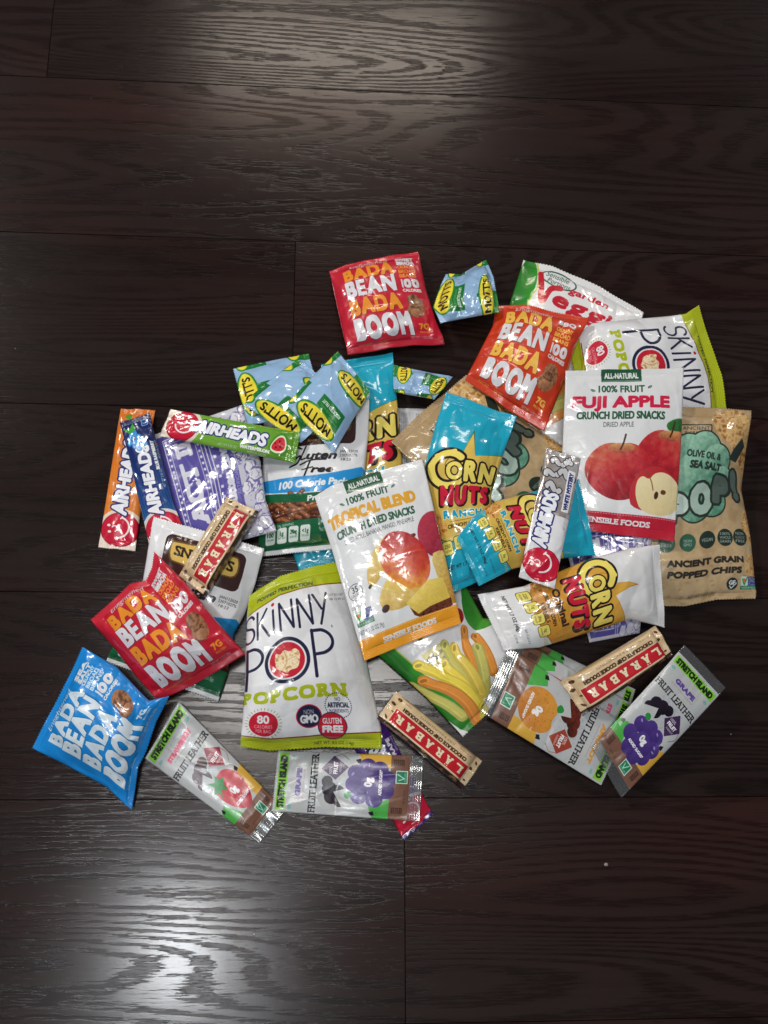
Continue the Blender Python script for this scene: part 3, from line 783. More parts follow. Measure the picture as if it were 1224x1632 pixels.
def art_taffy(ground, ground2, flavour, fruit, foil=False, dark=C8(24, 34, 110)):
    a = Art(23, ground, 7.0)
    a.poly([(-1, -1), (101, -1), (101, 24), (-1, 24)], a.grad(ground, ground2, 0, .05, 30, 2, power=.55), foil=.3 if foil else None)
    if not foil:
        for i in range(14): a.line([(26, 23 - i * 1.8), (80, 17 - i * 1.6)], .22, tuple(min(1, q * 1.25) for q in ground2))
    else:
        for i in range(7): a.line([(52, 20 - i * .7), (100, 20 - i * .7)], .25, C8(120, 100, 90), foil=.8)
    red = C8(202, 24, 56)
    if not foil: a.ell(14, 12, 14, 14.6, C8(240, 226, 214), op=.9)
    if fruit == 'none':
        a.rect(-1, -1, 22, 24, C8(202, 24, 56)); a.rect(-1, -1, 4.2, 24, ground2)
        for q in (4, 9, 14, 19): a.rrect(1.2, q - 1.3, 3.2, q + 1.3, .8, C8(214, 206, 226))
    elif not foil: a.poly([(-1, -1), (8, -1), (4, 24), (-1, 24)], C8(238, 222, 206))
    else: a.rect(-1, -1, 52, 24, C8(224, 224, 228)); a.poly([(50, -1), (101, -1), (101, 24), (56, 24)], a.grad(C8(176, 160, 150), C8(206, 204, 204), 40, .3, 7, 3), foil=.45)
    a.ell(13.5, 12, 12.2, 12.2, C8(160, 14, 44)); a.ell(13.8, 11.8, 11.4, 11.4, red)
    w = C8(246, 238, 238)
    a.line(arc(15, 9.5, 7.5, 8, 20, 165, 10), 1.2, w); a.line([(21.2, 11.6), (23.2, 12.8)], .9, w); a.ell(11.6, 5.6, .9, 1.1, w); a.ell(16.0, 4.8, .9, 1.1, w); a.line(arc(13.9, 8.6, 2.0, 1.8, -60, 160, 7), .8, w)
    a.text('AIRHEADS', 47 if foil else 51, 8.0 if foil else 10.6, 9.6, C8(238, 240, 246), w=42 if foil else 54, bold=.75, out=((.9, dark),), rot=2, shear=.12, warp=lambda X, Y: (X, Y * (1 - .12 * np.cos(X / 26 * 3.0))))
    fx = 84
    if fruit == 'orange':
        a.ell(fx, 11, 7.5, 7, a.grad(C8(246, 150, 30), C8(214, 100, 16), 60, .1, 3, 1)); a.poly([(91, 8), (95, 3), (97, 9)], C8(70, 150, 50), smooth=1)
    elif fruit == 'berry':
        r = random.Random(2)
        for i in range(20):
            t, q = r.uniform(0, 6.28), math.sqrt(r.random()) * 7; x, y = 83 + q * math.cos(t), 10 + q * .95 * math.sin(t)
            a.ell(x, y, 2.2, 2.2, C8(30, 90, 180)); a.ell(x, y, 1.9, 1.9, C8(64, 158, 222)); a.ell(x - .5, y - .6, .6, .6, C8(150, 210, 240))
        a.poly([(89, 5), (94, 1), (93, 6), (97, 9), (91, 10)], C8(60, 160, 60))
        a.rrect(92, 15, 97, 20, .8, C8(120, 170, 230)); a.rrect(92.6, 15.6, 96.4, 19.4, .6, C8(20, 44, 120)); a.text('E', 94.5, 17.5, 2.6, C8(180, 210, 240), w=1.4)
    elif fruit == 'melon':
        a.poly([(78, 18), (84, 4), (92, 3), (95, 18), (86, 22)], C8(70, 140, 40), smooth=2); a.poly([(79.5, 17), (85, 5.6), (91, 5), (93, 16.5), (86, 20)], C8(226, 240, 200), smooth=2); a.poly([(80.5, 16), (85.4, 7), (90.4, 6.4), (91.8, 15.5), (86, 18.4)], C8(204, 36, 52), smooth=2)
        for x, y in ((84, 12), (87, 10), (88, 14), (85, 15)): a.ell(x, y, .5, .9, BLACK)
    elif fruit == 'mystery':
        for x, y, s, t in ((72, 9, 11, 15), (82, 6, 10, -10), (84, 16, 12, 20), (92, 9, 10, 10)):
            a.text('?', x, y, s, C8(226, 226, 230), w=s * .62, rot=t, bold=.8, out=((.7, C8(50, 44, 50)),), foil=.3)
        a.text('&', 94, 15, 6, C8(226, 226, 230), w=6, rot=-30, bold=.4, out=((.6, C8(50, 44, 50)),))
    if foil: a.rrect(56, 16.4, 88, 21.2, .6, C8(236, 236, 240)); a.text(flavour, 72, 18.8, 3, C8(30, 40, 110), w=29, bold=.25)
    else:
        a.text(flavour, 68 if fruit != 'melon' else 70, 19.3, 2.6, WHITE, w=22, bold=.25, rot=1); a.text('ARTIFICIAL FLAVOR', 72, 22, 1.2, WHITE, w=14)
    a.text('NET WT 0.55 OZ', 50, 20.4, 1.7, C8(210, 220, 240) if not foil else C8(150, 150, 156), w=14)
    return a

def art_bar():
    a = Art(36, C8(222, 196, 156), 5.4)
    a.poly([(-1, -1), (101, -1), (101, 37), (-1, 37)], a.grad(C8(226, 202, 164), C8(214, 186, 144), 90, .4, 18, 3))
    a.rect(-1, -1, 101, 4.2, C8(54, 32, 26)); a.poly([(-1, 33.5), (101, 33.5), (101, 37), (-1, 37)], C8(206, 178, 136))
    r = random.Random(9)
    for i in range(16): a.ell(r.uniform(2, 98), r.uniform(.5, 3.6), r.uniform(1.4, 2.6), 1.2, C8(150, 110, 70), rough=.2)
    for x, y in ((4, 8), (8, 14), (5, 22), (9, 6), (3, 30), (95, 8), (92, 16), (96, 24), (93, 31)):
        a.ell(x, y, r.uniform(1.2, 2.4), r.uniform(1, 1.7), C8(74, 44, 30), rough=.15, rot=r.uniform(0, 90))
    cr = C8(238, 224, 188)
    a.rect(7.5, 5.4, 92, 21.6, C8(236, 220, 186)); a.rect(8.2, 6.0, 91.3, 21, C8(196, 26, 40))
    for i, ch in enumerate('LARABAR'):
        x = 15.6 + i * 11.4
        a.text(ch, x + .35, 13.5, 8.6, C8(90, 40, 24), bold=.5, slab=.6, w=6.8); a.text(ch, x, 13.1, 8.6, cr, bold=.5, slab=.6, w=6.8)
    for x in (26.0, 28.2): a.ell(x, 7.4, .65, .65, cr)
    a.text('CHOCOLATE CHIP COOKIE DOUGH', 50, 24.6, 3.9, C8(70, 42, 26), w=72, bold=.3, slab=.3)
    a.text('JUST 9 INGREDIENTS', 50, 30, 2.2, C8(120, 90, 60), w=40); a.text('NET WT 1.6 OZ (45g)', 18, 31, 1.6, C8(130, 100, 70), w=14); a.text('VEGAN', 84, 31, 1.6, C8(130, 100, 70), w=7)
    return a

def art_leather(flavour, fcol, fruit, tagc, topclear=False):
    t0 = 16 if topclear else 0
    a = Art(215 + t0, C8(184, 187, 188), 3.8)
    bl = C8(28, 26, 28)
    def Y(y): return y + t0
    r = random.Random(8)
    for i in range(260): a.ell(30 + abs(r.gauss(0, 22)), Y(r.gauss(78, 12)), r.uniform(.8, 2), r.uniform(.5, 1.4), C8(168, 172, 182), op=.7)
    for x in (10, 90): a.poly([(x - 6, Y(24)), (x, Y(20)), (x + 6, Y(24)), (x, Y(27))], C8(110, 178, 170), smooth=2, op=.8)
    a.rect(3, Y(3), 97, Y(17), C8(128, 198, 58))
    a.text('STRETCH ISLAND', 50, Y(10), 10.5, C8(24, 40, 20), w=86, bold=.9)
    a.text(flavour, 50, Y(34), 8.2, fcol, w=64 if len(flavour) > 6 else 46, bold=.8)
    a.micro(24, Y(41), 52, 1, C8(170, 150, 160), 5, 3.2)
    a.text('FRUIT LEATHER', 50, Y(56), 10.5, bl, w=94, bold=.25, slab=1.0)
    lc = tuple(q * .5 for q in tagc) if fruit != 'apricot' else C8(110, 40, 24)
    for x, y, q in ((30, 84, 12), (42, 80, 12), (36, 92, 13), (54, 76, 9), (24, 96, 10)): a.ell(x, Y(y), q, q * .9, a.grad(lc, tuple(v * .45 for v in lc), 60, .3, 5, int(x)))
    a.poly([(14, Y(100)), (38, Y(86)), (48, Y(116)), (22, Y(122))], C8(186, 189, 190))
    d = [(74, Y(66)), (95, Y(84)), (78, Y(106)), (57, Y(88))]
    a.poly(d, tagc); a.text('100%', 72, Y(80), 4.6, WHITE, w=12, rot=0); a.text('FRUIT', 76, Y(87), 6.6, WHITE, w=20, bold=.4); a.text('INGREDIENTS', 78, Y(94), 3, WHITE, w=16)
    a.line([(94, Y(85)), (97, Y(96)), (90, Y(106))], .7, tagc)
    # colour wedges and brown foot
    a.poly([(84, Y(126)), (102, Y(120)), (102, Y(172)), (78, Y(172))], C8(212, 166, 64)); a.poly([(-2, Y(146)), (18, Y(138)), (34, Y(172)), (-2, Y(172))], C8(74, 168, 72))
    a.poly([(84, Y(120)), (90, Y(116)), (92, Y(123)), (86, Y(125))], bl); a.poly([(4, Y(143)), (9, Y(139)), (11, Y(146)), (5, Y(148))], bl)
    br = C8(120, 84, 68)
    a.rect(-2, Y(168), 102, Y(200), br)
    x, y = 54, Y(138)
    if fruit == 'strawberry':
        c = C8(196, 36, 54); a.poly([(x - 31, y - 18), (x - 12, y - 33), (x + 16, y - 34), (x + 32, y - 16), (x + 30, y + 8), (x + 14, y + 30), (x - 6, y + 34), (x - 26, y + 14)], a.grad(C8(206, 44, 60), C8(180, 28, 48), 60, .15, 8, 3), smooth=3)
        gg = C8(38, 140, 66); a.poly([(x - 32, y - 20), (x - 20, y - 26), (x - 24, y - 38), (x - 13, y - 30), (x - 4, y - 36), (x - 2, y - 27), (x + 8, y - 24), (x - 4, y - 18), (x - 6, y - 8), (x - 14, y - 16), (x - 26, y - 6), (x - 22, y - 16)], gg)
        for i in range(30): t, q = r.uniform(0, 6.28), math.sqrt(r.random()) * 26; a.ell(x + q * math.cos(t), y + 2 + q * math.sin(t), .6, 1, C8(150, 20, 36))
    elif fruit == 'grape':
        c = C8(86, 60, 150)
        for dx, dy in ((-20, -14), (-2, -22), (16, -20), (26, -4), (22, 14), (8, 26), (-10, 24), (-24, 8), (0, 0), (12, 4), (-8, 10)): a.ell(x + dx, y + dy, 13, 13, a.grad(C8(80, 56, 136), C8(58, 38, 108), 60, .1, 8, dx + 30))
        for dx, dy in ((-23, -19), (14, -25), (26, -9)): a.ell(x + dx, y + dy, 3, 1.6, C8(170, 156, 210), rot=30, op=.8)
        a.poly([(x - 28, y - 30), (x - 20, y - 38), (x - 12, y - 30), (x - 18, y - 24)], C8(40, 140, 60), smooth=2)
    else:
        a.poly([(x - 30, y - 14), (x - 14, y - 32), (x + 2, y - 26), (x + 18, y - 32), (x + 32, y - 12), (x + 28, y + 18), (x + 6, y + 34), (x - 20, y + 28), (x - 32, y + 8)], a.grad(C8(214, 150, 60), C8(190, 116, 40), 60, .2, 8, 3), smooth=3)
        for i in range(40): t, q = r.uniform(0, 6.28), math.sqrt(r.random()) * 26; a.ell(x + q * math.cos(t), y + q * math.sin(t), 1.4, .5, C8(164, 96, 36), rot=r.uniform(0, 180))
        a.poly([(x - 26, y - 30), (x - 18, y - 40), (x - 10, y - 30), (x - 17, y - 25)], C8(40, 140, 60), smooth=2)
    a.text('0g', x + 2, y - 2, 12, WHITE, w=15, bold=.9); a.text('ADDED SUGAR*', x + 2, y + 16, 5, WHITE, w=40, bold=.35)
    a.rrect(80, Y(135), 86, Y(137), 1, WHITE, op=.5)
    # clear foot seal with certification sticker and black marks
    def clear(y0, y1):
        m = np.ones((int((y1 - y0) * a.k), a.w)); a.put(m, 0, int(y0 * a.k), C8(200, 204, 206), alpha=.06)
    clear(Y(197), Y(216))
    if topclear: clear(0, 14.5)
    a.rect(56, Y(176), 76, Y(194), C8(206, 224, 214)); a.rect(57.5, Y(177.5), 74.5, Y(192.5), C8(34, 128, 92)); a.line([(61, Y(181)), (64, Y(189)), (70, Y(179))], 1.4, C8(190, 226, 206), smooth=False); a.text('NON GMO', 66, Y(190), 2.4, C8(200, 230, 214), w=14)
    for x0 in (10, 84): 
        a.rect(x0, Y(172), x0 + 9, Y(188), C8(74, 48, 38)); a.micro(x0 + .8, Y(174), 7, 5, br, 3, 2.8)
    a.text('NET WT 0.5 OZ', 36, Y(190), 3, C8(60, 40, 32), w=22)
    return a

# ------------------------------------------------------------------ film material
def film_material(name, art, rough=0.26, crinkle=0.34, coat=0.85):
    im, fm = art.images(name)
    k = NT(name)
    uv = k.n('ShaderNodeUVMap')
    t1 = k.n('ShaderNodeTexImage', interpolation='Cubic', extension='EXTEND'); t1.image = im
    t2 = k.n('ShaderNodeTexImage', extension='EXTEND'); t2.image = fm
    k.l(uv.outputs[0], t1.inputs[0]); k.l(uv.outputs[0], t2.inputs[0])
    sp = k.n('ShaderNodeSeparateColor'); k.l(t2.outputs[0], sp.inputs[0])
    k.l(t1.outputs[0], k.b.inputs['Base Color'])
    k.l(sp.outputs[1], k.b.inputs['Metallic'])
    tc = k.n('ShaderNodeTexCoord'); oi = k.n('ShaderNodeObjectInfo')
    mp = k.n('ShaderNodeVectorMath', operation='ADD'); k.l(tc.outputs['Object'], mp.inputs[0])
    cx = k.n('ShaderNodeCombineXYZ'); k.l(k.math('MULTIPLY', oi.outputs['Random'], 9.0), cx.inputs[2]); k.l(cx.outputs[0], mp.inputs[1])
    def noise(scale, detail, rough_=0.5):
        x = k.n('ShaderNodeTexNoise'); x.inputs['Scale'].default_value = scale; x.inputs['Detail'].default_value = detail
        x.inputs['Roughness'].default_value = rough_; x.inputs['Distortion'].default_value = 0.6
        k.l(mp.outputs[0], x.inputs['Vector']); return x.outputs['Fac']
    ridge = k.math('ABSOLUTE', k.math('SUBTRACT', noise(26.0, 2.0), 0.5))
    ridge2 = k.math('ABSOLUTE', k.math('SUBTRACT', noise(95.0, 1.5), 0.5))
    h = k.math('ADD', k.math('MULTIPLY', ridge, 1.0), k.math('MULTIPLY', ridge2, 0.18))
    bp = k.n('ShaderNodeBump'); bp.inputs['Strength'].default_value = crinkle; bp.inputs['Distance'].default_value = 0.004
    k.l(h, bp.inputs['Height']); k.l(bp.outputs[0], k.b.inputs['Normal'])
    rg = k.math('ADD', rough - 0.05, k.math('MULTIPLY', noise(22.0, 2.0), 0.12))
    k.l(rg, k.b.inputs['Roughness'])
    k.b.inputs['Specular IOR Level'].default_value = 0.5
    k.b.inputs['Coat Weight'].default_value = coat
    k.b.inputs['Coat Roughness'].default_value = 0.06
    k.l(bp.outputs[0], k.b.inputs['Coat Normal'])
    if art.A.min() < 0.99:
        tr = k.n('ShaderNodeBsdfTransparent'); tr.inputs[0].default_value = (0.93, 0.94, 0.94, 1)
        gl = k.n('ShaderNodeBsdfGlossy'); gl.inputs['Roughness'].default_value = 0.12; gl.inputs[0].default_value = (0.9, 0.9, 0.9, 1)
        k.l(bp.outputs[0], gl.inputs['Normal'])
        fr = k.n('ShaderNodeFresnel'); fr.inputs[0].default_value = 1.6; k.l(bp.outputs[0], fr.inputs['Normal'])
        m1 = k.n('ShaderNodeMixShader'); k.l(k.math('ADD', fr.outputs[0], 0.06), m1.inputs[0]); k.l(tr.outputs[0], m1.inputs[1]); k.l(gl.outputs[0], m1.inputs[2])
        m2 = k.n('ShaderNodeMixShader'); k.l(sp.outputs[0], m2.inputs[0]); k.l(m1.outputs[0], m2.inputs[1]); k.l(k.b.outputs[0], m2.inputs[2])
        k.l(m2.outputs[0], k.out.inputs[0])
    return k.m

# ------------------------------------------------------------------ packs: pillow pouches draped over what already lies there
RES = 0.002
GX0, GY0, GNX, GNY = -0.62, -0.60, 640, 640
HMAP = np.zeros((GNY, GNX))
def maxf(a, n):
    for _ in range(n):
        b = a.copy()
        b[1:] = np.maximum(b[1:], a[:-1]); b[:-1] = np.maximum(b[:-1], a[1:]); a = b.copy()
        b[:, 1:] = np.maximum(b[:, 1:], a[:, :-1]); b[:, :-1] = np.maximum(b[:, :-1], a[:, 1:]); a = b
    return a
def sample(H, x, y):
    i = np.clip(((x - GX0) / RES), 0, GNX - 2); j = np.clip(((y - GY0) / RES), 0, GNY - 2)
    i0, j0 = i.astype(int), j.astype(int); fx, fy = i - i0, j - j0
    return (H[j0, i0] * (1 - fx) + H[j0, i0 + 1] * fx) * (1 - fy) + (H[j0 + 1, i0] * (1 - fx) + H[j0 + 1, i0 + 1] * fx) * fy

def resample(p, t):
    p = np.asarray(p, float)
    d = np.concatenate([[0], np.cumsum(np.hypot(*np.diff(p, axis=0).T))]); d /= d[-1]
    return np.stack([np.interp(t, d, p[:, 0]), np.interp(t, d, p[:, 1])], 1)

def smooth2(z, n):
    for _ in range(n):
        p = np.pad(z, 1, mode='edge')
        z = (p[1:-1, 1:-1] * 4 + p[:-2, 1:-1] + p[2:, 1:-1] + p[1:-1, :-2] + p[1:-1, 2:]) / 8
    return z

def tent(d, w): return np.maximum(0, 1 - np.abs(d) / w)
def soft(d, w): return np.exp(-np.abs(d) / w)

def fast_mesh(name, V, F, UV, mat, parent):
    me = bpy.data.meshes.new(name)
    me.vertices.add(len(V)); me.vertices.foreach_set('co', np.ascontiguousarray(V, np.float32).ravel())
    n = len(F); me.loops.add(n * 4); me.polygons.add(n)
    me.loops.foreach_set('vertex_index', np.ascontiguousarray(F, np.int32).ravel())
    me.polygons.foreach_set('loop_start', np.arange(0, n * 4, 4, dtype=np.int32))
    me.polygons.foreach_set('loop_total', np.full(n, 4, np.int32))
    me.polygons.foreach_set('use_smooth', np.ones(n, bool))
    uv = me.uv_layers.new(name='UVMap')
    uv.data.foreach_set('uv', np.ascontiguousarray(UV[F.ravel()], np.float32).ravel())
    me.update(calc_edges=True); me.validate()
    me.materials.append(mat)
    o = bpy.data.objects.new(name, me); col.objects.link(o); o.parent = parent
    return o

def grid_faces(nr, nc, off, flip=False):
    i = np.arange(nr - 1)[:, None] * nc + np.arange(nc - 1)[None]
    f = np.stack([i, i + nc, i + nc + 1, i + 1], -1).reshape(-1, 4) + off
    return f[:, ::-1] if flip else f

def make_pack(name, cat, label, mat, corners, T, seals=(.055, .055), mids=None, group=None, shape='bag', seed=0,
              stiff=.5, slope=.30, pleat=1.0, crease=1.0, lump=0.0, long=False, nu=84, nb=92, ns=17, teeth=.0009, part='pouch', float_=.30, dent=1.0):
    global HMAP
    mids = mids or {}
    TL, TR, BR, BL = [np.array(c, float) for c in corners]
    if long:        # sealed ends left and right of the lettering
        TL, TR, BR, BL = BL, TL, TR, BR
        o = mids; mids = {}
        for a_, b_, rv in (('top', 'left', 1), ('right', 'top', 0), ('bottom', 'right', 1), ('left', 'bottom', 0)):
            if b_ in o: mids[a_] = o[b_][::-1] if rv else o[b_]
    rs = np.random.RandomState(seed + 11)
    s = np.linspace(0, 1, nu)
    u = s - (0.10 if shape != 'bar' else 0.9) * np.sin(2 * np.pi * s) / (2 * np.pi)
    st, sb = seals
    vb = np.linspace(0, 1, nb); vb = vb - (.10 if shape != 'bar' else .5) * np.sin(2 * np.pi * vb) / (2 * np.pi)
    v = np.concatenate([np.linspace(0, st, ns) if st else [], (st + vb * (1 - st - sb))[(1 if st else 0):(-1 if sb else None)], np.linspace(1 - sb, 1, ns) if sb else []])
    nv = len(v)
    r0, r1 = (ns - 1 if st else 0), (nv - ns if sb else nv - 1)
    eT = resample([TL, *mids.get('top', []), TR], u); eB = resample([BL, *mids.get('bottom', []), BR], u)
    eL = resample([TL, *mids.get('left', []), BL], v); eR = resample([TR, *mids.get('right', []), BR], v)
    U, Vv = np.meshgrid(u, v)
    P = (1 - Vv)[..., None] * eT[None] + Vv[..., None] * eB[None] + (1 - U)[..., None] * eL[:, None] + U[..., None] * eR[:, None] \
        - ((1 - U) * (1 - Vv))[..., None] * TL - (U * (1 - Vv))[..., None] * TR - (U * Vv)[..., None] * BR - ((1 - U) * Vv)[..., None] * BL
    Hd = maxf(HMAP, 2); H1 = maxf(HMAP, 1)
    zref = .3 * T
    for it in range(3):
        W = at(P[..., 0], P[..., 1], zref)
        X, Y = W[..., 0], W[..., 1]
        ci = np.unique(np.linspace(0, nv - 1, 26).astype(int)); cj = np.unique(np.linspace(0, nu - 1, 20).astype(int))
        xs, ys = X[np.ix_(ci, cj)], Y[np.ix_(ci, cj)]
        S = sample(Hd, xs, ys)
        d = np.hypot(xs.ravel()[:, None] - xs.ravel()[None], ys.ravel()[:, None] - ys.ravel()[None])
        zc = np.maximum((S.ravel()[None] - slope * d).max(1), 0).reshape(S.shape)
        # resting plane
        mx, my = xs.mean(), ys.mean()
        g = np.linspace(-.36, .36, 37)
        best = (1e9, 0, 0)
        for a_ in g:
            t_ = S - a_ * (xs - mx)
            for b_ in g:
                h0 = (t_ - b_ * (ys - my)).max()
                q = h0 + .012 * (abs(a_) + abs(b_))
                if q < best[0]: best = (q, a_, b_, h0)
        pl = best[3] + best[1] * (xs - mx) + best[2] * (ys - my)
        zc = (1 - stiff) * zc + stiff * pl
        iv = np.interp(np.arange(nv), ci, np.arange(len(ci))); ju = np.interp(np.arange(nu), cj, np.arange(len(cj)))
        i0 = np.minimum(iv.astype(int), len(ci) - 2); j0 = np.minimum(ju.astype(int), len(cj) - 2)
        fi, fj = (iv - i0)[:, None], (ju - j0)[None]
        z = (zc[i0][:, j0] * (1 - fj) + zc[i0][:, j0 + 1] * fj) * (1 - fi) + (zc[i0 + 1][:, j0] * (1 - fj) + zc[i0 + 1][:, j0 + 1] * fj) * fi
        if shape != 'bar':
            z = smooth2(z, 10)
            z = np.maximum(z, sample(H1, X, Y) + .0004)
            z = smooth2(z, 5)
        else:
            z = z + max(0, (sample(H1, X, Y) - z).max() * .6)
        zref = z.mean() + .35 * T
    W = at(P[..., 0], P[..., 1], zref); X, Y = W[..., 0], W[..., 1]
    Wm = np.hypot(X[nv // 2, -1] - X[nv // 2, 0], Y[nv // 2, -1] - Y[nv // 2, 0])
    Hm = np.hypot(X[-1, nu // 2] - X[0, nu // 2], Y[-1, nu // 2] - Y[0, nu // 2])
    w = np.clip((Vv - st) / (1 - st - sb), 0, 1)
    if shape == 'bar':
        p = (1 - np.abs(2 * U - 1) ** 9) ** .6 * (1 - np.abs(2 * w - 1) ** 11) ** .75
        p = np.clip(p, 0, 1)
    elif shape == 'flat':
        p = (1 - np.abs(2 * U - 1) ** 5) ** .8 * (1 - np.abs(2 * w - 1) ** 6) ** .8
    else:
        p = (1 - np.abs(2 * U - 1) ** 2.3) ** .72 * (1 - np.abs(2 * w - 1) ** 3.0) ** .70
    # folds in the film
    a_m, b_m = U * Wm, Vv * Hm
    dz = np.zeros_like(U)
    body = np.clip(np.minimum(w, 1 - w) * 12, 0, 1) * np.clip(np.minimum(U, 1 - U) * 14, 0, 1)
    if pleat:
        for end in (0, 1):
            q = (w if end == 0 else 1 - w) * Hm * (1 - st - sb)
            for _ in range(9):
                u0 = rs.uniform(.06, .94); lean = rs.uniform(-.5, .5) + (.5 - u0) * .5; wd = rs.uniform(.0025, .0065); L = rs.uniform(.010, .030)
                dz += pleat * rs.choice([-1, 1, -1]) * rs.uniform(.0005, .0019) * soft(a_m - u0 * Wm - lean * q, wd) * np.exp(-q / L) * np.clip(q / .004, 0, 1)
    if dent:
        for side in (0, 1):
            q = (U if side == 0 else 1 - U) * Wm
            for _ in range(7):
                v0 = rs.uniform(.08, .92); lean = rs.uniform(-.6, .6); wd = rs.uniform(.003, .007); L = rs.uniform(.008, .02)
                dz -= dent * rs.uniform(.0004, .0015) * soft(b_m - v0 * Hm - lean * q, wd) * np.exp(-q / L) * np.clip(q / .004, 0, 1) * (w > 0) * (w < 1)
    for _ in range(int(14 * crease)):
        x0, y0, t = rs.uniform(0, Wm), rs.uniform(0, Hm), rs.uniform(0, np.pi)
        L, wd, am = rs.uniform(.012, .045), rs.uniform(.002, .006), rs.uniform(.0004, .0014) * rs.choice([-1, 1])
        al = (a_m - x0) * np.cos(t) + (b_m - y0) * np.sin(t); ac = -(a_m - x0) * np.sin(t) + (b_m - y0) * np.cos(t)
        ac = ac + al * al * rs.uniform(-8, 8)
        dz += am * soft(ac, wd) * np.exp(-(al / L) ** 2) * body
    def nz(cell, sd):
        n = vnoise(64, 64, max(2, 64 * cell / Hm), sd)
        ii, jj = np.clip(Vv * 62, 0, 61.99), np.clip(U * Wm / Hm * 62, 0, 61.99)
        a, b = ii.astype(int), jj.astype(int); fa, fb = ii - a, jj - b
        return (n[a, b] * (1 - fb) + n[a, b + 1] * fb) * (1 - fa) + (n[a + 1, b] * (1 - fb) + n[a + 1, b + 1] * fb) * fa - .5
    dz += nz(.034, seed) * T * .22 * body * (1 if shape != 'bar' else .3)
    if lump: dz += nz(.010, seed + 5) * lump * body
    dz *= 1 if shape != 'bar' else .55
    ft = float_ * T
    sealt = np.where(w <= 0, np.clip((st - Vv) / max(st, 1e-6), 0, 1), np.where(w >= 1, np.clip((Vv - 1 + sb) / max(sb, 1e-6), 0, 1), 0))
    lift = ft * (1 - p) * (1 - .45 * sealt)
    wave = .0011 * np.sin(U * rs.uniform(5, 9) + rs.uniform(0, 6)) + .0006 * np.sin(U * rs.uniform(14, 22) + rs.uniform(0, 6))
    lift = lift + np.maximum(wave + .0012, 0) * (.25 + .75 * sealt) * ((w <= 0) | (w >= 1) | (p < .3)) * (1 if T > .005 else .5)
    lift = smooth2(lift, 1)
    zb = z + lift + .0003
    zt = z + lift + T * p + dz + .0009
    zt = np.maximum(zt, zb + .0003)
    # crimped end seals with a saw-tooth cut edge
    crimp = .00030 * np.sin(np.arange(nv) * np.pi / 1.5)[:, None] * ((sealt > .08) & (sealt < .98))
    zt = zt + crimp
    if teeth:
        tri = np.where(np.arange(nu) % 2 == 0, 1.0, -.2)
        for row, nxt, on in ((0, 1, st), (nv - 1, nv - 2, sb)):
            if on:
                dx, dy = X[row] - X[nxt], Y[row] - Y[nxt]; L = np.hypot(dx, dy) + 1e-9
                X[row] += dx / L * tri * teeth; Y[row] += dy / L * tri * teeth
    cx, cy, cz = X.mean(), Y.mean(), float(z.min())
    root = bpy.data.objects.new(name, None); col.objects.link(root); root.location = (cx, cy, cz); root.empty_display_size = .02
    tag(root, label, cat, group)
    UVg = np.stack([U, 1 - Vv], -1)
    def piece(nm, a, b):
        n = b - a + 1
        top = np.stack([X[a:b + 1] - cx, Y[a:b + 1] - cy, zt[a:b + 1] - cz], -1).reshape(-1, 3)
        bot = np.stack([X[a:b + 1] - cx, Y[a:b + 1] - cy, zb[a:b + 1] - cz], -1).reshape(-1, 3)
        uvs = UVg[a:b + 1].reshape(-1, 2)
        N = n * nu
        F = [grid_faces(n, nu, 0), grid_faces(n, nu, N, True)]
        L = np.arange(n - 1) * nu
        F.append(np.stack([L, L + N, L + nu + N, L + nu], -1)); R_ = L + nu - 1
        F.append(np.stack([R_, R_ + nu, R_ + nu + N, R_ + N], -1))
        C = np.arange(nu - 1)
        if a == 0: F.append(np.stack([C, C + 1, C + 1 + N, C + N], -1))
        if b == nv - 1: q = C + (n - 1) * nu; F.append(np.stack([q, q + N, q + 1 + N, q + 1], -1))
        return fast_mesh(nm, np.concatenate([top, bot]), np.concatenate(F), np.concatenate([uvs, uvs]), mat, root)
    piece(part, r0, r1)
    if st: piece('end_seal', 0, r0)
    if sb: piece('end_seal', r1, nv - 1)
    i = np.clip(((X - GX0) / RES).round().astype(int), 0, GNX - 1); j = np.clip(((Y - GY0) / RES).round().astype(int), 0, GNY - 1)
    np.maximum.at(HMAP, (j.ravel(), i.ravel()), zt.ravel())
    return root

# ------------------------------------------------------------------ the pile
RED = C8(198, 28, 52)
M = {}
def mat(key, fn, **kw):
    if key not in M: M[key] = film_material(key, fn(), **kw)
    return M[key]
m_bean_red = mat('red_bean_film', lambda: art_bean(RED, C8(236, 146, 40), C8(222, 222, 228), 'SWEET', 'SRIRACHA', seed=2), rough=.30)
m_bean_orange = mat('orange_bean_film', lambda: art_bean(C8(206, 58, 28), C8(240, 186, 78), C8(220, 220, 224), 'BBQ', seed=5), rough=.30)
m_bean_blue = mat('blue_bean_film', lambda: art_bean(C8(16, 134, 214), C8(206, 222, 234), C8(214, 226, 236), 'SEA', 'SALT', seed=8), rough=.30)
m_fruit = mat('fruit_snack_film', art_fruit_snack, rough=.24)
m_veg = mat('vegetable_straw_film', art_veggie, rough=.24)
m_pop = mat('popcorn_film', art_popcorn, rough=.26)
m_pop2 = mat('shifted_popcorn_film', lambda: art_popcorn(14.0), rough=.26)
m_apple = mat('dried_apple_film', art_apple, rough=.26)
m_trop = mat('dried_tropical_film', art_tropical, rough=.26)
m_chips = mat('grain_chip_film', art_chips, rough=.28, crinkle=.55)
m_ranch = mat('ranch_corn_film', art_corn, rough=.20)
m_orig = mat('original_corn_film', lambda: art_corn(True), rough=.24)
m_pretz = mat('pretzel_film', art_pretzel, rough=.22)
m_micro = mat('microwave_popcorn_film', art_microwave, rough=.18, coat=.6)
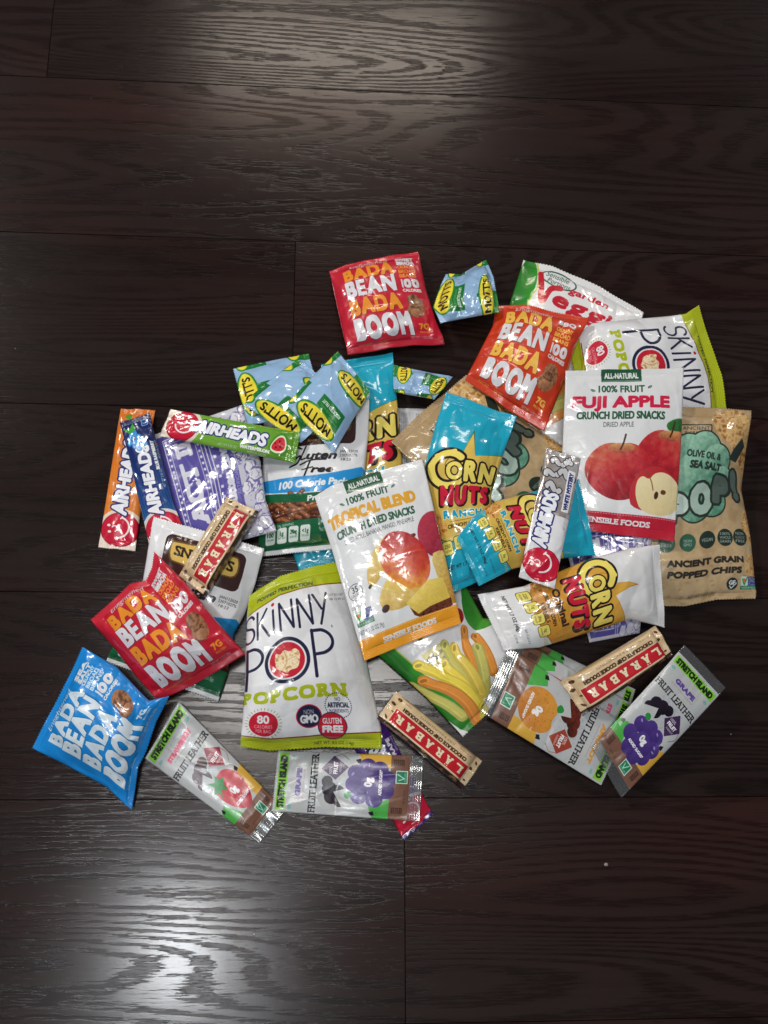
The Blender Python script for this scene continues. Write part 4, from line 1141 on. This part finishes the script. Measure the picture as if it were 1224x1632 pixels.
m_tor = mat('orange_taffy_film', lambda: art_taffy(C8(226, 150, 84), C8(214, 112, 24), 'ORANGE', 'orange').turn(), rough=.24)
m_tbl = mat('blue_taffy_film', lambda: art_taffy(C8(60, 150, 210), C8(12, 24, 84), 'BLUE RASPBERRY', 'berry').turn(), rough=.24)
m_tgr = mat('green_taffy_film', lambda: art_taffy(C8(150, 190, 90), C8(92, 150, 36), 'WATERMELON', 'melon').turn(), rough=.20)
m_twh = mat('mystery_taffy_film', lambda: art_taffy(C8(224, 224, 228), C8(190, 186, 186), 'WHITE MYSTERY', 'mystery', foil=True).turn(), rough=.20)
m_tpu = mat('purple_taffy_film', lambda: art_taffy(C8(120, 70, 150), C8(60, 26, 110), 'GRAPE', 'none').turn(), rough=.22)
m_bar = mat('cookie_bar_film', lambda: art_bar().turn(), rough=.30)
m_ls = mat('strawberry_leather_film', lambda: art_leather('STRAWBERRY', C8(214, 80, 110), 'strawberry', C8(146, 40, 58)), rough=.27, coat=.1, crinkle=.12)
m_lg = mat('grape_leather_film', lambda: art_leather('GRAPE', C8(96, 70, 150), 'grape', C8(62, 38, 78)), rough=.27, coat=.1, crinkle=.12)
m_lg2 = mat('grape_leather_clear_top_film', lambda: art_leather('GRAPE', C8(96, 70, 150), 'grape', C8(62, 38, 78), True), rough=.27, coat=.1, crinkle=.12)
m_la = mat('apricot_leather_film', lambda: art_leather('APRICOT', C8(214, 150, 60), 'apricot', C8(156, 62, 44)), rough=.27, coat=.1, crinkle=.12)

m_back = mat('silver_back_film', art_silver_back, rough=.2, crinkle=.7, coat=.4)
BEAN = dict(T=.029, float_=.36, seals=(.055, .055), lump=.0020, group='roasted bean bags', stiff=.5, crease=1.7, pleat=1.5, dent=1.3)
def bean(label, m, c, seed, **kw): make_pack('bean_bag', 'snack bag', label, m, c, seed=seed, **{**BEAN, **kw})
FR = dict(T=.013, seals=(.06, .06), lump=.0022, group='fruit snack pouches', nu=64, nb=70, stiff=.45)
def fruit(label, c, seed, **kw): make_pack('fruit_snack_pouch', 'snack pouch', label, m_fruit, c, seed=seed, **{**FR, **kw})
def taffy(label, m, c, seed, **kw): make_pack('taffy_bar', 'candy bar', label, m, c, seed=seed, part='wrapper', group='taffy bars', **{**dict(T=.0065, seals=(.035, .035), shape='flat', stiff=.7, slope=.15, long=True, nu=48, nb=110, ns=13, pleat=.5, crease=.7, dent=.5), **kw})
def leather(label, m, c, seed, **kw): make_pack('fruit_leather', 'fruit strip', label, m, c, seed=seed, part='wrapper', group='fruit leather strips', **{**dict(T=.0045, seals=(.012, .085), shape='flat', stiff=.6, slope=.2, nu=64, nb=90, pleat=.6, crease=.6, dent=.35), **kw})
def cookie(label, c, seed, **kw): make_pack('cookie_bar', 'snack bar', label, m_bar, c, seed=seed, part='wrapper', group='cookie dough bars', **{**dict(T=.016, seals=(.06, .06), shape='bar', stiff=1.0, long=True, nu=72, nb=120, ns=13, pleat=1.0, crease=1.2, dent=.5, float_=.25), **kw})
def corn(label, m, c, seed, **kw): make_pack('corn_kernel_bag', 'snack bag', label, m, c, seed=seed, group='crunchy corn bags', **{**dict(T=.022, seals=(.045, .03), lump=.0018, nu=68, nb=120, stiff=.4), **kw})
def micro(label, c, seed, m=m_micro, **kw): make_pack('microwave_popcorn_bag', 'popcorn bag', label, m, c, seed=seed, part='wrapper', group='flat microwave popcorn bags', **{**dict(T=.010, seals=(0, 0), shape='flat', stiff=.6, pleat=.4, crease=1.6, nu=90, nb=64, teeth=0), **kw})

# the lowest layer
micro('silvery white bag end poking out left of the buried kraft chip bag', [(612, 770), (618, 650), (700, 652), (704, 770)], 3, m=m_back)
corn('cyan and yellow corn bag showing RN and NUTS, half under the white pretzel bag', m_ranch, [(512, 578), (626, 562), (646, 860), (478, 912)], 1, T=.018,
     mids=dict(right=[(634, 660), (640, 740)], left=[(505, 700), (468, 884)]))
make_pack('vegetable_straw_bag', 'snack bag', 'white and green vegetable straw bag lying behind the orange bean bag', m_veg,
          [(835, 413), (1027, 497), (950, 765), (722, 655)], .020, mids=dict(top=[(880, 424), (960, 458)], left=[(812, 485), (775, 560)], right=[(985, 620)]), seals=(.035, .05), group='vegetable straw bags', seed=4, stiff=.5)
make_pack('popcorn_bag', 'popcorn bag', 'white popcorn bag on its side with lime green end seal pointing up right', m_pop2,
          [(1121, 478), (1168, 655), (925, 690), (903, 548)], .024, mids=dict(top=[(1140, 540), (1158, 590)], left=[(1098, 494), (1020, 508), (940, 522)], bottom=[(912, 600)]), seals=(.07, .05), group='popcorn bags', seed=7, stiff=.5)
make_pack('grain_chip_bag', 'chip bag', 'kraft brown chip bag mostly buried under the corn bags, its dark seals showing', m_chips,
          [(622, 712), (743, 600), (985, 765), (852, 922)], .020, mids=dict(top=[(668, 664)], right=[(820, 662), (896, 712)]), seals=(.04, .04), group='kraft grain chip bags', seed=9, stiff=.5)
make_pack('grain_chip_bag', 'chip bag', 'kraft brown grain chip bag at the right edge with green foil lettering', m_chips,
          [(1012, 655), (1195, 657), (1214, 950), (1010, 962)], .026, mids=dict(right=[(1188, 720), (1183, 780), (1200, 850)], bottom=[(1100, 962), (1150, 952)]), seals=(.04, .03), group='kraft grain chip bags', seed=10, stiff=.5)
micro('purple popcorn bag under the dried apple pouch and white corn bag', [(945, 1022), (893, 838), (1034, 830), (1022, 1008)], 8)
bean('orange bean bag with barbecue lettering, tilted over the vegetable straws', m_bean_orange, [(793, 479), (937, 511), (867, 687), (742, 604)], 21,
     mids=dict(top=[(836, 482), (880, 495)], left=[(787, 515)], right=[(914, 556), (902, 600)], bottom=[(800, 648)]))
make_pack('dried_fruit_pouch', 'snack pouch', 'white dried apple pouch with two red apples and a red foot', m_apple,
          [(898, 596), (1087, 589), (1078, 861), (896, 838)], .012, mids=dict(right=[(1083, 720)], bottom=[(990, 850)]), shape='bag', seals=(.035, .05), group='dried fruit pouches', seed=12, stiff=.75, pleat=.5, crease=1.2, teeth=0)
make_pack('pretzel_bag', 'snack bag', 'white, blue and green pretzel bag below the three light blue pouches', m_pretz,
          [(418, 640), (588, 642), (572, 872), (410, 883)], .024, mids=dict(right=[(586, 700), (579, 770)], left=[(420, 700), (414, 780)]), seals=(.04, .035), group='pretzel bags', seed=13, stiff=.5, lump=.001)
micro('purple popcorn bag between the blue taffy bar and the pretzel bag', [(292, 884), (236, 690), (386, 646), (442, 852)], 14, mids=dict(bottom=[(424, 800), (416, 740), (400, 690)]))
taffy('orange taffy bar, leftmost of the candy bars', m_tor, [(156, 871), (193, 653), (248, 656), (215, 877)], 15)
taffy('dark blue raspberry taffy bar lying over the orange one', m_tbl, [(240, 878), (191, 674), (239, 659), (300, 862)], 16, mids=dict(top=[(222, 800), (206, 730)], bottom=[(276, 800), (249, 700)]))
fruit('light blue fruit pouch, leftmost and lowest of the overlapping three', [(396, 679), (370, 578), (491, 560), (515, 665)], 17)
fruit('light blue fruit pouch in the middle of the overlapping three', [(480, 706), (388, 641), (474, 571), (562, 640)], 18, mids=dict(right=[(404, 625)]))
taffy('green watermelon taffy bar lying across the purple popcorn bag', m_tgr, [(270, 646), (478, 697), (470, 744), (252, 688)], 19)
fruit('light blue fruit pouch, topmost of the overlapping three', [(533, 719), (457, 647), (538, 557), (590, 621)], 20)
make_pack('pretzel_bag', 'snack bag', 'white pretzel bag with brown panel under a cookie bar and a red bean bag', m_pretz,
          [(248, 828), (422, 878), (346, 1116), (165, 1052)], .022, mids=dict(right=[(408, 930), (390, 978), (372, 1010), (361, 1072)], left=[(238, 880), (228, 926)]), seals=(.045, .05), group='pretzel bags', seed=22, stiff=.5, lump=.001)
cookie('tan and red cookie bar lying on the brown panelled pretzel bag', [(413, 816), (329, 950), (285, 917), (361, 792)], 23)
bean('larger red bean bag at the left, lying over the foot of a pretzel bag', m_bean_red, [(141, 986), (250, 884), (390, 1041), (247, 1115)], 24,
     mids=dict(top=[(168, 966), (208, 932), (236, 928), (246, 908)], right=[(301, 935), (345, 990)], left=[(176, 1028), (212, 1075)], bottom=[(300, 1092), (352, 1064)]))
# foot of the pile
leather('strawberry fruit strip with a clear crimped foot', m_ls, [(232, 1209), (287, 1119), (455, 1292), (413, 1344)], 25)
taffy('purple and red taffy bar mostly hidden under a grape fruit strip', m_tpu, [(643, 1339), (552, 1170), (606, 1138), (690, 1298)], 26)
leather('grape fruit strip lying level below the upright popcorn bag', m_lg, [(434, 1293), (444, 1196), (674, 1205), (668, 1309)], 27)
make_pack('vegetable_straw_bag', 'snack bag', 'white and green vegetable straw bag with its pale straws pictured at the front', m_veg,
          [(560, 1015), (690, 872), (860, 990), (738, 1174)], .022, mids=dict(left=[(605, 1046), (680, 1112)], top=[(625, 944)], right=[(745, 938), (770, 985)], bottom=[(774, 1140), (800, 1100)]), seals=(.035, .045), group='vegetable straw bags', seed=28, stiff=.5)
make_pack('popcorn_bag', 'popcorn bag', 'upright white popcorn bag with green seals in the middle of the front', m_pop,
          [(398, 952), (552, 888), (610, 1193), (384, 1190)], .036, mids=dict(top=[(416, 938), (446, 918), (500, 900)], left=[(395, 985), (393, 1078)], right=[(572, 980), (590, 1070), (609, 1160)], bottom=[(430, 1196), (520, 1190)]), seals=(.05, .045), group='popcorn bags', seed=29, stiff=.5, crease=2.0, pleat=1.4)
bean('sky blue sea salt bean bag at the far left', m_bean_blue, [(45, 1192), (134, 1032), (273, 1111), (205, 1292)], 30,
     mids=dict(top=[(74, 1140), (112, 1074)], right=[(190, 1064), (242, 1118)], left=[(105, 1222), (168, 1256)], bottom=[(218, 1222), (232, 1196), (250, 1150)]))
bean('red bean bag highest up, between the corn bag and a crumpled light blue pouch', m_bean_red, [(525, 430), (667, 397), (709, 547), (554, 567)], 31,
     mids=dict(top=[(552, 418), (605, 408)], right=[(679, 460), (694, 510)], left=[(533, 470), (546, 530)], bottom=[(625, 556), (657, 551)]))
fruit('crumpled light blue fruit pouch lying alone right of the uppermost red bag', [(703, 515), (714, 428), (777, 407), (791, 508)], 32, T=.020, pleat=1.8, crease=2.4, dent=1.6,
      mids=dict(top=[(692, 486), (706, 445)], right=[(736, 432)], bottom=[(790, 470), (786, 440)]))
fruit('dark shaded light blue fruit pouch wedged below the uppermost red bag', [(720, 602), (690, 640), (628, 624), (628, 577)], 33, T=.014, pleat=1.5, crease=1.6)
corn('cyan and yellow corn bag lying upright, touched by the tropical fruit pouch', m_ranch, [(711, 627), (820, 671), (792, 910), (716, 946)], 34, mids=dict(left=[(693, 680), (676, 745), (690, 850)], right=[(800, 728), (782, 790), (786, 850)]))
corn('cyan and yellow corn bag lying on its side under the silver mystery taffy bar', m_ranch, [(920, 766), (951, 883), (766, 932), (728, 858)], 35, T=.022, mids=dict(right=[(880, 890), (820, 905)], left=[(860, 780), (790, 800), (752, 826)]))
leather('rearmost fruit strip of the three stacked at the right', m_lg, [(1015, 1098), (985, 1190), (802, 1080), (840, 1018)], 36)
leather('middle fruit strip of the three stacked at the right', m_ls, [(1010, 1122), (975, 1215), (778, 1102), (822, 1018)], 37)
leather('apricot fruit strip, frontmost of the three stacked at the right', m_la, [(1002, 1158), (962, 1252), (765, 1135), (808, 1032)], 38)
corn('white and gold corn bag with original flavour lettering', m_orig, [(1047, 871), (1065, 998), (806, 1036), (764, 945)], 39, mids=dict(left=[(1000, 876), (930, 896), (835, 934)], right=[(1005, 986), (955, 1003), (862, 1031)]))
cookie('tan and red cookie bar lying across the stacked fruit strips', [(1072, 1044), (934, 1140), (895, 1086), (1042, 998)], 40)
leather('grape fruit strip with clear seals at both ends, lying rightmost', m_lg2, [(1080, 1031), (1152, 1097), (1001, 1273), (947, 1191)], 41, seals=(.06, .075))
make_pack('dried_fruit_pouch', 'snack pouch', 'white tropical dried fruit pouch with mango picture and orange foot', m_trop,
          [(501, 795), (672, 734), (737, 992), (581, 1053)], .014, mids=dict(top=[(528, 778), (590, 756)], right=[(700, 850)], left=[(530, 880)], bottom=[(660, 1020)]), seals=(.035, .05), group='dried fruit pouches', seed=42, stiff=.7, pleat=.5, crease=1.2, teeth=0)
taffy('silver and white mystery taffy bar lying on the sideways corn bag', m_twh, [(827, 919), (871, 714), (926, 731), (884, 938)], 43)
cookie('tan and red cookie bar below the vegetable straw bag, nearest the front', [(740, 1258), (600, 1146), (631, 1103), (772, 1213)], 44)

# one pale crumb on the bare boards
def crumb(px, py, r, label, seed):
    rs = random.Random(seed); P = at(px, py, r * .6); V, F = [], []
    n, m = 9, 6
    for i in range(m + 1):
        for j in range(n):
            t, f = math.pi * i / m, 2 * math.pi * j / n; q = r * rs.uniform(.75, 1.1)
            V.append((q * math.sin(t) * math.cos(f), q * math.sin(t) * math.sin(f) * .8, q * math.cos(t) * .6))
    for i in range(m):
        for j in range(n): F.append((i * n + j, (i + 1) * n + j, (i + 1) * n + (j + 1) % n, i * n + (j + 1) % n))
    k = NT('crumb'); k.b.inputs['Base Color'].default_value = (.30, .27, .24, 1); k.b.inputs['Roughness'].default_value = .8
    o = mesh_obj('crumb', V, F, k.m); o.location = P; tag(o, label, 'crumb')
crumb(966, 1378, .0021, 'pale crumb alone on the dark floor at lower right', 3)
